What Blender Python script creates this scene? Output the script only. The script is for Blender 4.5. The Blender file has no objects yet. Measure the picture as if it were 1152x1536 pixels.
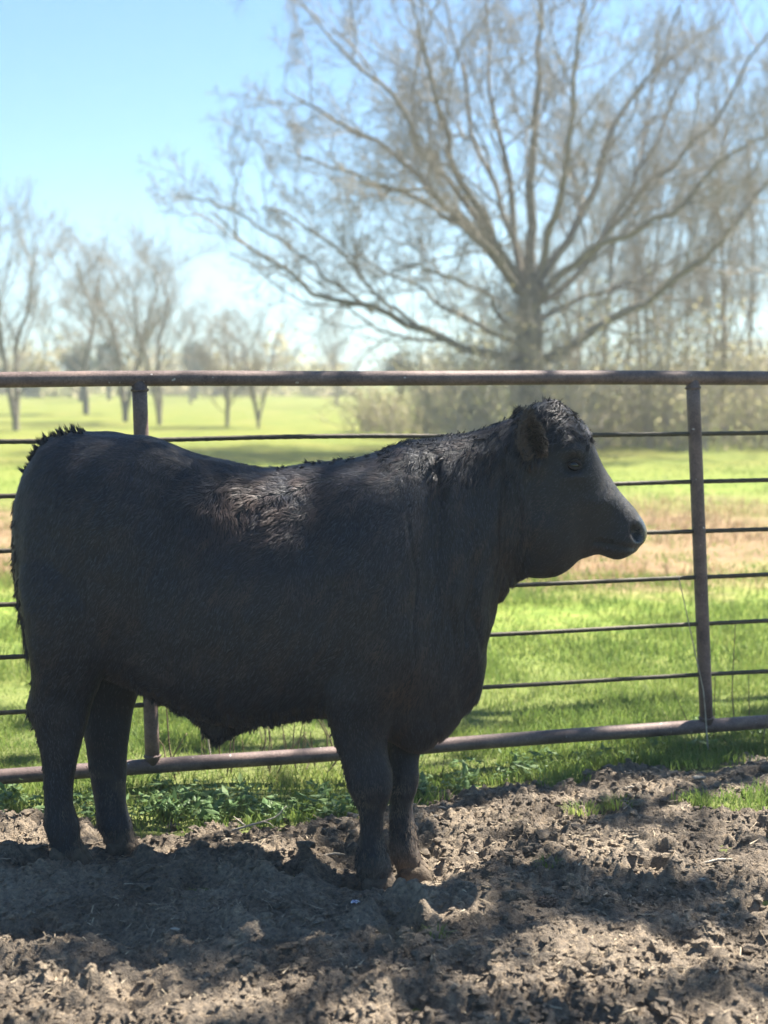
import bpy, bmesh, math, random
import numpy as np
from mathutils import Vector, Matrix
from mathutils.bvhtree import BVHTree

random.seed(7)
RNG = np.random.default_rng(11)
scene = bpy.context.scene
COL = scene.collection

# ------------------------------------------------------------------ camera
CAM_Z = 1.41
FPX = 50.0 / 36.0 * 1536.0            # focal length in photograph pixels
HORIZON = 560.0
PITCH = math.atan((768.0 - HORIZON) / FPX)
cam_d = bpy.data.cameras.new('camera')
cam = bpy.data.objects.new('camera', cam_d)
COL.objects.link(cam)
cam.location = (0, 0, CAM_Z)
cam.rotation_euler = (math.pi / 2 - PITCH, 0, 0)
cam_d.sensor_fit = 'VERTICAL'
cam_d.sensor_height = 36.0
cam_d.lens = 50.0
cam_d.clip_start = 0.05
cam_d.clip_end = 3000.0
cam_d.dof.use_dof = True
cam_d.dof.focus_distance = 4.25
cam_d.dof.aperture_fstop = 2.5
scene.camera = cam

# ------------------------------------------------------------------ sky, sun, exposure
SUN_EL, SUN_AZ = math.radians(55), math.radians(52)     # azimuth clockwise from +Y (behind, to the right)
SUN_DIR = np.array([math.sin(SUN_AZ) * math.cos(SUN_EL), math.cos(SUN_AZ) * math.cos(SUN_EL), math.sin(SUN_EL)])
world = bpy.data.worlds.new('World')
scene.world = world
world.use_nodes = True
wn = world.node_tree
sky = wn.nodes.new('ShaderNodeTexSky')
sky.sky_type = 'NISHITA'
sky.sun_disc = False
sky.sun_elevation = SUN_EL
sky.sun_rotation = SUN_AZ
sky.air_density = 1.0
sky.dust_density = 0.15
sky.ozone_density = 7.5
wb = wn.nodes.new('ShaderNodeMix')               # the photograph's cool white balance, over the whole sky
wb.data_type = 'RGBA'
wb.blend_type = 'MULTIPLY'
wb.inputs[0].default_value = 1.0
wb.inputs[7].default_value = (0.82, 1.02, 1.02, 1)
wn.links.new(sky.outputs[0], wb.inputs[6])
wn.links.new(wb.outputs[2], wn.nodes['Background'].inputs[0])
wn.nodes['Background'].inputs[1].default_value = 0.0425
sun_d = bpy.data.lights.new('sun', 'SUN')
sun_d.energy = 4.8
sun_d.angle = math.radians(0.5)
sun_d.color = (1.0, 0.93, 0.82)
sun = bpy.data.objects.new('sun', sun_d)
COL.objects.link(sun)
sun.rotation_euler = Vector(SUN_DIR).to_track_quat('Z', 'Y').to_euler()
sun.location = Vector(SUN_DIR) * 60
vs = scene.view_settings
vs.view_transform = 'Standard'
vs.look = 'None'
vs.exposure = 2.12
vs.gamma = 1.0
vs.use_curve_mapping = False
scene.render.engine = 'CYCLES'
scene.cycles.use_denoising = True
scene.cycles.max_bounces = 8
scene.cycles.transparent_max_bounces = 8
scene.cycles.volume_bounces = 0

# ------------------------------------------------------------------ helpers
CP, SP = math.cos(PITCH), math.sin(PITCH)

def ray(px, py):
    dx, dy = (px - 576.0) / FPX, -(py - 768.0) / FPX
    return np.array([dx, CP + dy * SP, -SP + dy * CP])

def at(px, py, Y):
    r = ray(px, py)
    return np.array([0, 0, CAM_Z]) + r * (Y / r[1])

def on_ground(px, py, z=0.0):
    r = ray(px, py)
    return np.array([0, 0, CAM_Z]) + r * ((z - CAM_Z) / r[2])

def sstep(a, b, x):
    t = np.clip((x - a) / (b - a), 0, 1)
    return t * t * (3 - 2 * t)

def _hash(ix, iy, iz, seed):
    h = (ix.astype(np.int64) * 374761393 + iy.astype(np.int64) * 668265263 + iz.astype(np.int64) * 2147483647 + seed * 974634541) & 0xFFFFFFFF
    h = ((h ^ (h >> 13)) * 1274126177) & 0xFFFFFFFF
    h = ((h ^ (h >> 16)) * 2246822519) & 0xFFFFFFFF
    h = h ^ (h >> 15)
    return (h & 0xFFFFFF) / float(0xFFFFFF)

def noise3(p, seed=0):
    """smooth value noise, -1..1"""
    f = np.floor(p)
    i = f.astype(np.int64)
    u = p - f
    u = u * u * u * (u * (u * 6 - 15) + 10)
    out = 0
    for dx in (0, 1):
        wx = u[:, 0] if dx else 1 - u[:, 0]
        for dy in (0, 1):
            wy = u[:, 1] if dy else 1 - u[:, 1]
            for dz in (0, 1):
                wz = u[:, 2] if dz else 1 - u[:, 2]
                out = out + wx * wy * wz * _hash(i[:, 0] + dx, i[:, 1] + dy, i[:, 2] + dz, seed)
    return out * 2 - 1

def noise2(x, y, seed=0):
    fx, fy = np.floor(x), np.floor(y)
    ix, iy = fx.astype(np.int64), fy.astype(np.int64)
    u, v = x - fx, y - fy
    u = u * u * u * (u * (u * 6 - 15) + 10)
    v = v * v * v * (v * (v * 6 - 15) + 10)
    z = np.zeros_like(ix)
    a = _hash(ix, iy, z, seed) * (1 - u) + _hash(ix + 1, iy, z, seed) * u
    b = _hash(ix, iy + 1, z, seed) * (1 - u) + _hash(ix + 1, iy + 1, z, seed) * u
    return (a * (1 - v) + b * v) * 2 - 1

def fbm2(x, y, oct=4, seed=0, gain=0.5):
    s, a = 0, 1.0
    for o in range(oct):
        s = s + a * noise2(x * 2 ** o + 17.3 * o, y * 2 ** o - 9.1 * o, seed + o)
        a *= gain
    return s

def cells2(x, y, seed=0):
    """nearest feature distance and its random value"""
    ix, iy = np.floor(x).astype(np.int64), np.floor(y).astype(np.int64)
    best = np.full(x.shape, 9.0)
    val = np.zeros(x.shape)
    z = np.zeros_like(ix)
    for dx in (-1, 0, 1):
        for dy in (-1, 0, 1):
            cx, cy = ix + dx, iy + dy
            px = cx + _hash(cx, cy, z, seed)
            py = cy + _hash(cx, cy, z + 1, seed)
            d = np.hypot(px - x, py - y)
            m = d < best
            best = np.where(m, d, best)
            val = np.where(m, _hash(cx, cy, z + 2, seed), val)
    return best, val

def mesh_from(name, V, faces, smooth=True):
    """V (n,3); faces: list of int arrays (m,3) or (m,4)"""
    me = bpy.data.meshes.new(name)
    V = np.ascontiguousarray(V, dtype=np.float32)
    me.vertices.add(len(V))
    me.vertices.foreach_set('co', V.ravel())
    idx, start, tot, c = [], [], [], 0
    for F in faces:
        F = np.asarray(F, dtype=np.int32)
        if len(F) == 0:
            continue
        k = F.shape[1]
        idx.append(F.ravel())
        start.append(c + np.arange(len(F)) * k)
        c += len(F) * k
    idx = np.concatenate(idx); start = np.concatenate(start)
    me.loops.add(len(idx))
    me.loops.foreach_set('vertex_index', idx.astype(np.int32))
    me.polygons.add(len(start))
    me.polygons.foreach_set('loop_start', start.astype(np.int32))
    me.update(calc_edges=True)
    me.polygons.foreach_set('use_smooth', np.full(len(start), smooth, dtype=bool))
    return me

def add_attr(me, name, vals):
    a = me.attributes.new(name, 'FLOAT', 'POINT')
    a.data.foreach_set('value', np.ascontiguousarray(vals, dtype=np.float32))

def link(name, me, m=None, parent=None):
    o = bpy.data.objects.new(name, me)
    COL.objects.link(o)
    if m is not None and me is not None and len(me.materials) == 0:
        me.materials.append(m)
    if parent is not None:
        o.parent = parent
        o.matrix_parent_inverse = Matrix.Translation(-Vector(parent.location)) if parent.type == 'EMPTY' and parent.get('pi') else Matrix()
    return o

def tag(o, label=None, cat=None, group=None, kind=None):
    if label: o['label'] = label
    if cat: o['category'] = cat
    if group: o['group'] = group
    if kind: o['kind'] = kind
    return o

def empty(name, loc=(0, 0, 0)):
    o = bpy.data.objects.new(name, None)
    COL.objects.link(o)
    o.location = loc
    o.empty_display_size = 0.1
    return o

def frames(T):
    ref = np.where(np.abs(T[..., 2:3]) > 0.9, np.array([1.0, 0, 0]), np.array([0, 0, 1.0]))
    U = np.cross(T, ref)
    U /= np.linalg.norm(U, axis=-1, keepdims=True) + 1e-9
    W = np.cross(T, U)
    return U, W

def tubes(polys, k=3, cap=False):
    """polys: list of (pts (n,3), radii (n,)) -> V, quads, tris"""
    Vs, Qs, off = [], [], 0
    Ts = []
    by = {}
    for p, r in polys:
        by.setdefault(len(p), []).append((p, r))
    for n, lst in by.items():
        P = np.array([a for a, b in lst]); R = np.array([b for a, b in lst])
        T = np.gradient(P, axis=1)
        T /= np.linalg.norm(T, axis=-1, keepdims=True) + 1e-9
        # one reference frame per polyline keeps the tube from twisting
        Tm = T.mean(axis=1, keepdims=True)
        Tm /= np.linalg.norm(Tm, axis=-1, keepdims=True) + 1e-9
        U0, _ = frames(Tm)
        U = U0 - T * (U0 * T).sum(-1, keepdims=True)
        U /= np.linalg.norm(U, axis=-1, keepdims=True) + 1e-9
        W = np.cross(T, U)
        a = np.arange(k) / k * 2 * math.pi
        ring = P[:, :, None, :] + R[:, :, None, None] * (U[:, :, None, :] * np.cos(a)[None, None, :, None] + W[:, :, None, :] * np.sin(a)[None, None, :, None])
        m = len(lst)
        Vs.append(ring.reshape(-1, 3))
        base = off + (np.arange(m)[:, None, None] * n + np.arange(n - 1)[None, :, None]) * k
        j = np.arange(k)[None, None, :]
        j2 = (j + 1) % k
        q = np.stack([base + j, base + j2, base + k + j2, base + k + j], -1).reshape(-1, 4)
        Qs.append(q)
        if cap:
            for e in range(m):
                s0 = off + e * n * k
                s1 = s0 + (n - 1) * k
                for t in range(1, k - 1):
                    Ts.append((s0, s0 + t + 1, s0 + t))
                    Ts.append((s1, s1 + t, s1 + t + 1))
        off += m * n * k
    V = np.concatenate(Vs); Q = np.concatenate(Qs)
    return V, Q, np.array(Ts, dtype=np.int32).reshape(-1, 3)

def tube_mesh(name, polys, k=8, cap=True, smooth=True):
    V, Q, T = tubes(polys, k, cap)
    return mesh_from(name, V, [Q, T], smooth)

# ------------------------------------------------------------------ materials
def mat(name):
    m = bpy.data.materials.new(name)
    m.use_nodes = True
    nt = m.node_tree
    return m, nt, nt.nodes['Principled BSDF'], nt.nodes['Material Output']

def nd(nt, t, **kw):
    n = nt.nodes.new(t)
    for k, v in kw.items():
        setattr(n, k, v)
    return n

def noise_node(nt, scale, detail=4, rough=0.55, coord=None, dist=0.0):
    n = nd(nt, 'ShaderNodeTexNoise')
    n.inputs['Scale'].default_value = scale
    n.inputs['Detail'].default_value = detail
    n.inputs['Roughness'].default_value = rough
    n.inputs['Distortion'].default_value = dist
    if coord is not None:
        nt.links.new(coord, n.inputs['Vector'])
    return n

def ramp(nt, fac, stops):
    r = nd(nt, 'ShaderNodeValToRGB')
    e = r.color_ramp.elements
    while len(e) < len(stops):
        e.new(0.5)
    for el, (p, c) in zip(e, stops):
        el.position = p
        el.color = (c[0], c[1], c[2], 1)
    nt.links.new(fac, r.inputs[0])
    return r

def mixc(nt, fac, a, b):
    m = nd(nt, 'ShaderNodeMix', data_type='RGBA')
    if hasattr(fac, 'links') or hasattr(fac, 'is_linked'):
        nt.links.new(fac, m.inputs[0])
    else:
        m.inputs[0].default_value = fac
    for s, v in ((m.inputs[6], a), (m.inputs[7], b)):
        if hasattr(v, 'is_linked'):
            nt.links.new(v, s)
        else:
            s.default_value = (v[0], v[1], v[2], 1)
    return m.outputs[2]

def bump(nt, bs, height, strength=0.5, dist=0.01):
    b = nd(nt, 'ShaderNodeBump')
    b.inputs['Strength'].default_value = strength
    b.inputs['Distance'].default_value = dist
    nt.links.new(height, b.inputs['Height'])
    nt.links.new(b.outputs[0], bs.inputs['Normal'])

def objco(nt):
    return nd(nt, 'ShaderNodeTexCoord').outputs['Object']

def geopos(nt):
    return nd(nt, 'ShaderNodeNewGeometry').outputs['Position']

def leafy(name, stops, trans=0.45, rough=0.6, scale=6.0, use_island=True):
    """diffuse + translucent thin-leaf material, coloured per leaf and by a broad noise"""
    m, nt, bs, out = mat(name)
    g = nd(nt, 'ShaderNodeNewGeometry')
    nz = noise_node(nt, scale, 3, 0.6, g.outputs['Position'])
    mm = nd(nt, 'ShaderNodeMath', operation='MULTIPLY_ADD')
    nt.links.new(g.outputs['Random Per Island'], mm.inputs[0])
    mm.inputs[1].default_value = 0.55
    m2 = nd(nt, 'ShaderNodeMath', operation='MULTIPLY_ADD')
    nt.links.new(nz.outputs[0], m2.inputs[0]); m2.inputs[1].default_value = 0.9; m2.inputs[2].default_value = -0.22
    nt.links.new(m2.outputs[0], mm.inputs[2])
    r = ramp(nt, mm.outputs[0], stops)
    nt.links.new(r.outputs[0], bs.inputs['Base Color'])
    bs.inputs['Roughness'].default_value = rough
    bs.inputs['Specular IOR Level'].default_value = 0.25
    t = nd(nt, 'ShaderNodeBsdfTranslucent')
    nt.links.new(r.outputs[0], t.inputs[0])
    mx = nd(nt, 'ShaderNodeMixShader')
    mx.inputs[0].default_value = trans
    nt.links.new(bs.outputs[0], mx.inputs[1]); nt.links.new(t.outputs[0], mx.inputs[2])
    nt.links.new(mx.outputs[0], out.inputs[0])
    return m

# mud
M_MUD, nt, bs, _ = mat('mud')
p = geopos(nt)
n1 = noise_node(nt, 3.5, 6, 0.6, p)
n2 = noise_node(nt, 55, 5, 0.65, p)
n3 = noise_node(nt, 260, 3, 0.6, p)
c1 = ramp(nt, n1.outputs[0], [(0.32, (0.125, 0.102, 0.080)), (0.52, (0.245, 0.200, 0.152)), (0.72, (0.36, 0.295, 0.222))])
c2 = ramp(nt, n2.outputs[0], [(0.3, (0.55, 0.54, 0.55)), (0.5, (1, 1, 1)), (0.70, (1.65, 1.56, 1.42))])
mul = nd(nt, 'ShaderNodeMix', data_type='RGBA', blend_type='MULTIPLY')
mul.inputs[0].default_value = 1
nt.links.new(c1.outputs[0], mul.inputs[6]); nt.links.new(c2.outputs[0], mul.inputs[7])
nt.links.new(mul.outputs[2], bs.inputs['Base Color'])
bs.inputs['Roughness'].default_value = 0.85
bs.inputs['Specular IOR Level'].default_value = 0.25
ad = nd(nt, 'ShaderNodeMath', operation='ADD')
nt.links.new(n2.outputs[0], ad.inputs[0]); nt.links.new(n3.outputs[0], ad.inputs[1])
bump(nt, bs, ad.outputs[0], 0.9, 0.018)

# field
M_FIELD, nt, bs, _ = mat('field')
p = geopos(nt)
sx = nd(nt, 'ShaderNodeSeparateXYZ'); nt.links.new(p, sx.inputs[0])
n1 = noise_node(nt, 0.55, 5, 0.6, p)
n2 = noise_node(nt, 7, 5, 0.7, p)
n4 = noise_node(nt, 60, 3, 0.7, p)
green = ramp(nt, n2.outputs[0], [(0.3, (0.09, 0.15, 0.025)), (0.5, (0.16, 0.22, 0.035)), (0.7, (0.25, 0.26, 0.07))])
tan_ = ramp(nt, n2.outputs[0], [(0.3, (0.13, 0.085, 0.045)), (0.55, (0.24, 0.165, 0.09)), (0.75, (0.30, 0.23, 0.13))])
# band of dead grass across the field about 10 to 16 m off
yy = nd(nt, 'ShaderNodeMath', operation='MULTIPLY_ADD')
nt.links.new(n1.outputs[0], yy.inputs[0]); yy.inputs[1].default_value = 7.0
nt.links.new(sx.outputs[1], yy.inputs[2])
mr = nd(nt, 'ShaderNodeMapRange', interpolation_type='SMOOTHSTEP'); nt.links.new(yy.outputs[0], mr.inputs[0])
mr.inputs[1].default_value = 12.6; mr.inputs[2].default_value = 14.2
mr2 = nd(nt, 'ShaderNodeMapRange', interpolation_type='SMOOTHSTEP'); nt.links.new(yy.outputs[0], mr2.inputs[0])
mr2.inputs[1].default_value = 22.5; mr2.inputs[2].default_value = 17.0
mb = nd(nt, 'ShaderNodeMath', operation='MULTIPLY')
nt.links.new(mr.outputs[0], mb.inputs[0]); nt.links.new(mr2.outputs[0], mb.inputs[1])
far = ramp(nt, n1.outputs[0], [(0.3, (0.105, 0.14, 0.022)), (0.55, (0.155, 0.168, 0.030)), (0.75, (0.20, 0.18, 0.055))])
mrf = nd(nt, 'ShaderNodeMapRange', interpolation_type='SMOOTHSTEP'); nt.links.new(sx.outputs[1], mrf.inputs[0])
mrf.inputs[1].default_value = 15; mrf.inputs[2].default_value = 26
g1 = mixc(nt, mrf.outputs[0], green.outputs[0], far.outputs[0])
# thin bare soil between the blades close by
soil = ramp(nt, n4.outputs[0], [(0.35, (0.10, 0.11, 0.04)), (0.7, (0.15, 0.18, 0.05))])
mrn = nd(nt, 'ShaderNodeMapRange'); nt.links.new(sx.outputs[1], mrn.inputs[0])
mrn.inputs[1].default_value = 5.5; mrn.inputs[2].default_value = 9
g0 = mixc(nt, mrn.outputs[0], soil.outputs[0], g1)
gc = mixc(nt, mb.outputs[0], g0, tan_.outputs[0])
nt.links.new(gc, bs.inputs['Base Color'])
bs.inputs['Roughness'].default_value = 0.9
bs.inputs['Specular IOR Level'].default_value = 0.15
bump(nt, bs, n2.outputs[0], 0.8, 0.06)

M_GRASS = leafy('grass', [(0.0, (0.10, 0.17, 0.04)), (0.45, (0.165, 0.24, 0.055)), (0.8, (0.25, 0.29, 0.075)), (1.0, (0.38, 0.34, 0.16))], 0.5, 0.55, 1.3)
M_WEED = leafy('weed_leaf', [(0.0, (0.09, 0.165, 0.06)), (0.5, (0.14, 0.225, 0.085)), (1.0, (0.22, 0.29, 0.12))], 0.4, 0.5, 4)
M_DRYGRASS = leafy('dry_grass', [(0.0, (0.16, 0.09, 0.04)), (0.4, (0.28, 0.19, 0.10)), (1.0, (0.40, 0.31, 0.19))], 0.35, 0.7, 1.0)
M_STRAW = leafy('straw', [(0.0, (0.20, 0.16, 0.11)), (0.5, (0.36, 0.29, 0.20)), (1.0, (0.55, 0.47, 0.34))], 0.1, 0.7, 5)
M_OAKLEAF = leafy('evergreen_leaf', [(0.0, (0.025, 0.05, 0.012)), (0.5, (0.05, 0.09, 0.02)), (1.0, (0.09, 0.12, 0.03))], 0.3, 0.45, 2)
M_BRUSHLEAF = leafy('brush_leaf', [(0.0, (0.24, 0.23, 0.10)), (0.45, (0.36, 0.34, 0.18)), (0.8, (0.47, 0.41, 0.26)), (1.0, (0.56, 0.48, 0.35))], 0.65, 0.7, 0.8)
M_CEDARLEAF = leafy('cedar_leaf', [(0.0, (0.03, 0.05, 0.02)), (0.6, (0.06, 0.085, 0.03)), (1.0, (0.09, 0.11, 0.05))], 0.2, 0.7, 0.8)

def bark(name, a, b, scale=9):
    m, nt, bs, _ = mat(name)
    p = geopos(nt)
    n = noise_node(nt, scale, 6, 0.65, p)
    r = ramp(nt, n.outputs[0], [(0.3, a), (0.7, b)])
    nt.links.new(r.outputs[0], bs.inputs['Base Color'])
    bs.inputs['Roughness'].default_value = 0.9
    bs.inputs['Specular IOR Level'].default_value = 0.2
    bump(nt, bs, n.outputs[0], 0.7, 0.02)
    return m
M_BARK = bark('grey_bark', (0.14, 0.122, 0.095), (0.28, 0.25, 0.20))
M_TWIG = bark('twig_bark', (0.17, 0.148, 0.118), (0.33, 0.295, 0.24), 3)
M_BRUSHTWIG = bark('brush_twig', (0.26, 0.22, 0.165), (0.46, 0.40, 0.31), 3)
M_STEM = bark('dry_stem', (0.10, 0.075, 0.05), (0.26, 0.2, 0.13), 40)
M_PALESTEM = bark('pale_dry_stem', (0.26, 0.22, 0.17), (0.5, 0.45, 0.37), 40)

# rusty pipe
def rust(name, dark, mid, lite, flecks=True):
    m, nt, bs, _ = mat(name)
    p = geopos(nt)
    n1 = noise_node(nt, 9, 7, 0.65, p)
    n2 = noise_node(nt, 120, 4, 0.7, p)
    r = ramp(nt, n1.outputs[0], [(0.32, dark), (0.52, mid), (0.72, lite)])
    r2 = ramp(nt, n2.outputs[0], [(0.3, (0.65, 0.63, 0.63)), (0.55, (1, 1, 1)), (0.75, (1.35, 1.25, 1.2))])
    mul = nd(nt, 'ShaderNodeMix', data_type='RGBA', blend_type='MULTIPLY')
    mul.inputs[0].default_value = 1
    nt.links.new(r.outputs[0], mul.inputs[6]); nt.links.new(r2.outputs[0], mul.inputs[7])
    colr = mul.outputs[2]
    if flecks:
        n3 = noise_node(nt, 46, 2, 0.4, p)
        f = ramp(nt, n3.outputs[0], [(0.735, (0, 0, 0)), (0.76, (1, 1, 1))])
        colr = mixc(nt, f.outputs[0], colr, (0.42, 0.38, 0.35))
    nt.links.new(colr, bs.inputs['Base Color'])
    bs.inputs['Roughness'].default_value = 0.62
    bs.inputs['Metallic'].default_value = 0.15
    bump(nt, bs, n2.outputs[0], 0.45, 0.004)
    return m
M_PIPE = rust('rusty_pipe', (0.085, 0.057, 0.052), (0.155, 0.108, 0.096), (0.235, 0.162, 0.132))
M_ROD = rust('rusty_rod', (0.035, 0.030, 0.015), (0.06, 0.05, 0.026), (0.09, 0.07, 0.04), False)

# ------------------------------------------------------------------ terrain
FEET = {  # photograph pixel of the sole and distance
    'near_front': (566, 1338, 3.95), 'far_front': (620, 1322, 4.11),
    'near_hind': (100, 1290, 4.09), 'far_hind': (182, 1284, 4.24)}
FOOT = {k: at(*v) for k, v in FEET.items()}

YB_X = np.array([-6, -1.3, -0.73, -0.4, -0.12, 0.15, 0.33, 0.53, 0.85, 1.0, 1.44, 3, 6])
YB_Y = np.array([4.4, 4.58, 4.54, 4.53, 4.58, 4.84, 4.95, 5.0, 5.15, 5.18, 5.28, 5.7, 6.4])

def mud_edge(x):
    return np.interp(x, YB_X, YB_Y)

def grass_mask(x, y):
    d = y - mud_edge(x) + 0.15 * fbm2(x * 4.5, y * 4.5, 3, 51)
    m = sstep(-0.10, 0.12, d)
    # the grassy islands left in the mud at the right
    for (px, py, rx, ry) in ((1105, 1222, 0.20, 0.055), (1190, 1215, 0.2, 0.07)):
        c = on_ground(px, py, -0.02)
        e = ((x - c[0]) / rx) ** 2 + ((y - c[1]) / (ry * 1.6)) ** 2 + 0.5 * fbm2(x * 14, y * 14, 2, 77)
        m = np.maximum(m, 1 - sstep(0.6, 1.1, e))
    return m

def base_h(x, y):
    e = mud_edge(x)
    h = -0.075 * sstep(-0.45, 0.25, y - e)
    h = h + 0.02 * fbm2(x * 0.9, y * 0.9, 2, 5) * sstep(40, 2, np.hypot(x, y - 4))
    return h

_corr = []
for k, f in FOOT.items():
    _corr.append((f[0], f[1], f[2] - float(base_h(np.array([f[0]]), np.array([f[1]]))[0])))
_A = np.array([[math.exp(-((a[0] - b[0]) ** 2 + (a[1] - b[1]) ** 2) / (2 * 0.16 ** 2)) for b in _corr] for a in _corr])
_w = np.linalg.solve(_A + 0.15 * np.eye(4), np.array([c[2] for c in _corr]))

def soft_h(x, y):
    h = base_h(x, y)
    for (cx, cy, _), w in zip(_corr, _w):
        h = h + w * np.exp(-((x - cx) ** 2 + (y - cy) ** 2) / (2 * 0.16 ** 2))
    return h

_hr = np.random.default_rng(3)
HOOFPRINTS = [(_hr.uniform(-2.2, 2.2), _hr.uniform(2.7, 5.0), _hr.uniform(0.045, 0.07), _hr.uniform(0.010, 0.032)) for _ in range(130)]
MOUNDS = [(*on_ground(650, 1345)[:2], 0.11, 0.035), (*on_ground(720, 1350)[:2], 0.12, 0.02), (*on_ground(690, 1300)[:2], 0.06, 0.03),
          (*on_ground(600, 1350)[:2], 0.06, 0.03), (*on_ground(130, 1295)[:2], 0.09, 0.02), (*on_ground(150, 1370)[:2], 0.12, 0.045),
          (*on_ground(225, 1275)[:2], 0.05, 0.035), (*on_ground(480, 1425)[:2], 0.09, 0.035), (*on_ground(560, 1500)[:2], 0.08, 0.035),
          (*on_ground(1080, 1500)[:2], 0.1, 0.04), (*on_ground(300, 1500)[:2], 0.12, 0.03), (*on_ground(880, 1430)[:2], 0.12, 0.03),
          (*on_ground(90, 1480)[:2], 0.1, 0.035), (*on_ground(760, 1470)[:2], 0.09, 0.03)]

def mud_h(x, y):
    h = soft_h(x, y)
    for (cx, cy, r, d) in HOOFPRINTS:
        m = (np.abs(x - cx) < 4 * r) & (np.abs(y - cy) < 4 * r)
        if m.any():
            q = np.hypot(x[m] - cx, (y[m] - cy) * 0.85) / r
            h[m] = h[m] - d * np.exp(-q ** 4) + 0.55 * d * np.exp(-((q - 1.45) / 0.4) ** 2)
    for (cx, cy, r, d) in MOUNDS:
        h = h + d * np.exp(-(((x - cx) / r) ** 2 + ((y - cy) / (r * 0.9)) ** 2))
    wx = x + 0.012 * noise2(x * 30, y * 30, 91)
    wy = y + 0.012 * noise2(x * 30, y * 30, 92)
    rough = 0.62 + 0.55 * sstep(-0.45, 0.55, fbm2(x * 2.3, y * 2.3, 2, 31))
    h = h + 0.014 * fbm2(x * 5, y * 5, 3, 21)
    f, v = cells2(wx * 17, wy * 17, 1)
    h = h + rough * 0.020 * v * np.sqrt(np.clip(1 - (f / 0.62) ** 2, 0, 1))
    f, v = cells2(wx * 36 + 5, wy * 36, 2)
    h = h + rough * 0.022 * v * np.sqrt(np.clip(1 - (f / 0.6) ** 2, 0, 1))
    f, v = cells2(wx * 80, wy * 80 + 3, 3)
    h = h + (0.004 + 0.006 * rough) * v * np.sqrt(np.clip(1 - (f / 0.6) ** 2, 0, 1))
    h = h + 0.003 * noise2(x * 140, y * 140, 4)
    return h - 0.016

def axis(segs):
    out = []
    for a, b, s in segs:
        out.append(np.arange(a, b - 1e-6, s))
    out.append(np.array([segs[-1][1]]))
    return np.concatenate(out)

gx = axis([(-5, -2.4, 0.05), (-2.4, -1.45, 0.014), (-1.45, 1.55, 0.0062), (1.55, 2.4, 0.014), (2.4, 5, 0.05)])
gy = axis([(0.6, 2.2, 0.05), (2.2, 2.75, 0.014), (2.75, 5.35, 0.0070), (5.35, 5.9, 0.02)])
X, Y = np.meshgrid(gx, gy)
x, y = X.ravel(), Y.ravel()
z = mud_h(x.copy(), y)
gm = grass_mask(x, y)
z = z * (1 - gm) + (soft_h(x, y) - 0.05) * gm
z = z - 0.3 * sstep(5.6, 5.9, y) - 0.3 * sstep(4.6, 5, np.abs(x))
nxg, nyg = len(gx), len(gy)
i = (np.arange(nyg - 1)[:, None] * nxg + np.arange(nxg - 1)[None, :]).ravel()
mud_me = mesh_from('mud_ground', np.stack([x, y, z], 1), [np.stack([i, i + 1, i + nxg + 1, i + nxg], 1)])
tag(link('mud_ground', mud_me, M_MUD), kind='structure')

fx = axis([(-900, -100, 100), (-100, -16, 6), (-16, -3, 0.4), (-3, 3, 0.05), (3, 16, 0.4), (16, 100, 6), (100, 900, 100)])
fy = axis([(-60, -4, 8), (-4, 3, 0.5), (3, 7, 0.05), (7, 20, 0.25), (20, 60, 2), (60, 200, 20), (200, 1600, 140)])
X, Y = np.meshgrid(fx, fy)
x, y = X.ravel(), Y.ravel()
gm = grass_mask(x, y)
z = soft_h(x, y) - 0.035 * (1 - gm) * sstep(6.5, 4.5, np.abs(x)) + 0.012 * fbm2(x * 3, y * 3, 3, 61) * gm
nxg, nyg = len(fx), len(fy)
i = (np.arange(nyg - 1)[:, None] * nxg + np.arange(nxg - 1)[None, :]).ravel()
field_me = mesh_from('field', np.stack([x, y, z], 1), [np.stack([i, i + 1, i + nxg + 1, i + nxg], 1)])
tag(link('field', field_me, M_FIELD), kind='structure')

def ground_at(x, y):
    x = np.atleast_1d(np.asarray(x, float)).copy(); y = np.atleast_1d(np.asarray(y, float)).copy()
    gm = grass_mask(x, y)
    return np.where(gm > 0.5, soft_h(x, y), mud_h(x, y))

# ------------------------------------------------------------------ pipe fence
FL = at(0, 569, 4.85); FR = at(1152, 566, 5.54)
f_dir = (FR - FL); f_dir[2] = 0; f_dir /= np.linalg.norm(f_dir)
f_nrm = np.array([f_dir[1], -f_dir[0], 0])       # towards the camera side

def on_fence(px, py):
    r = ray(px, py)
    o = np.array([0, 0, CAM_Z])
    t = np.dot(FL - o, f_nrm) / np.dot(r, f_nrm)
    return o + r * t

fence = empty('pipe_fence', tuple(np.append(on_fence(576, 1120)[:2], -0.075)))
fence['pi'] = 1
tag(fence, 'rusty brown pipe fence panel with thin steel rods standing behind the black bull', 'fence')
OD = 0.027

def wavy(a, b, n, amp, seed):
    t = np.linspace(0, 1, n)
    P = a[None] * (1 - t)[:, None] + b[None] * t[:, None]
    L = np.linalg.norm(b - a)
    P[:, 2] += amp * noise2(t * L * 1.3, t * 0 + seed, seed)
    return P

def ext(pl, pr, k0, k1):
    return pl + (pl - pr) * k0, pr + (pr - pl) * k1

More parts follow.
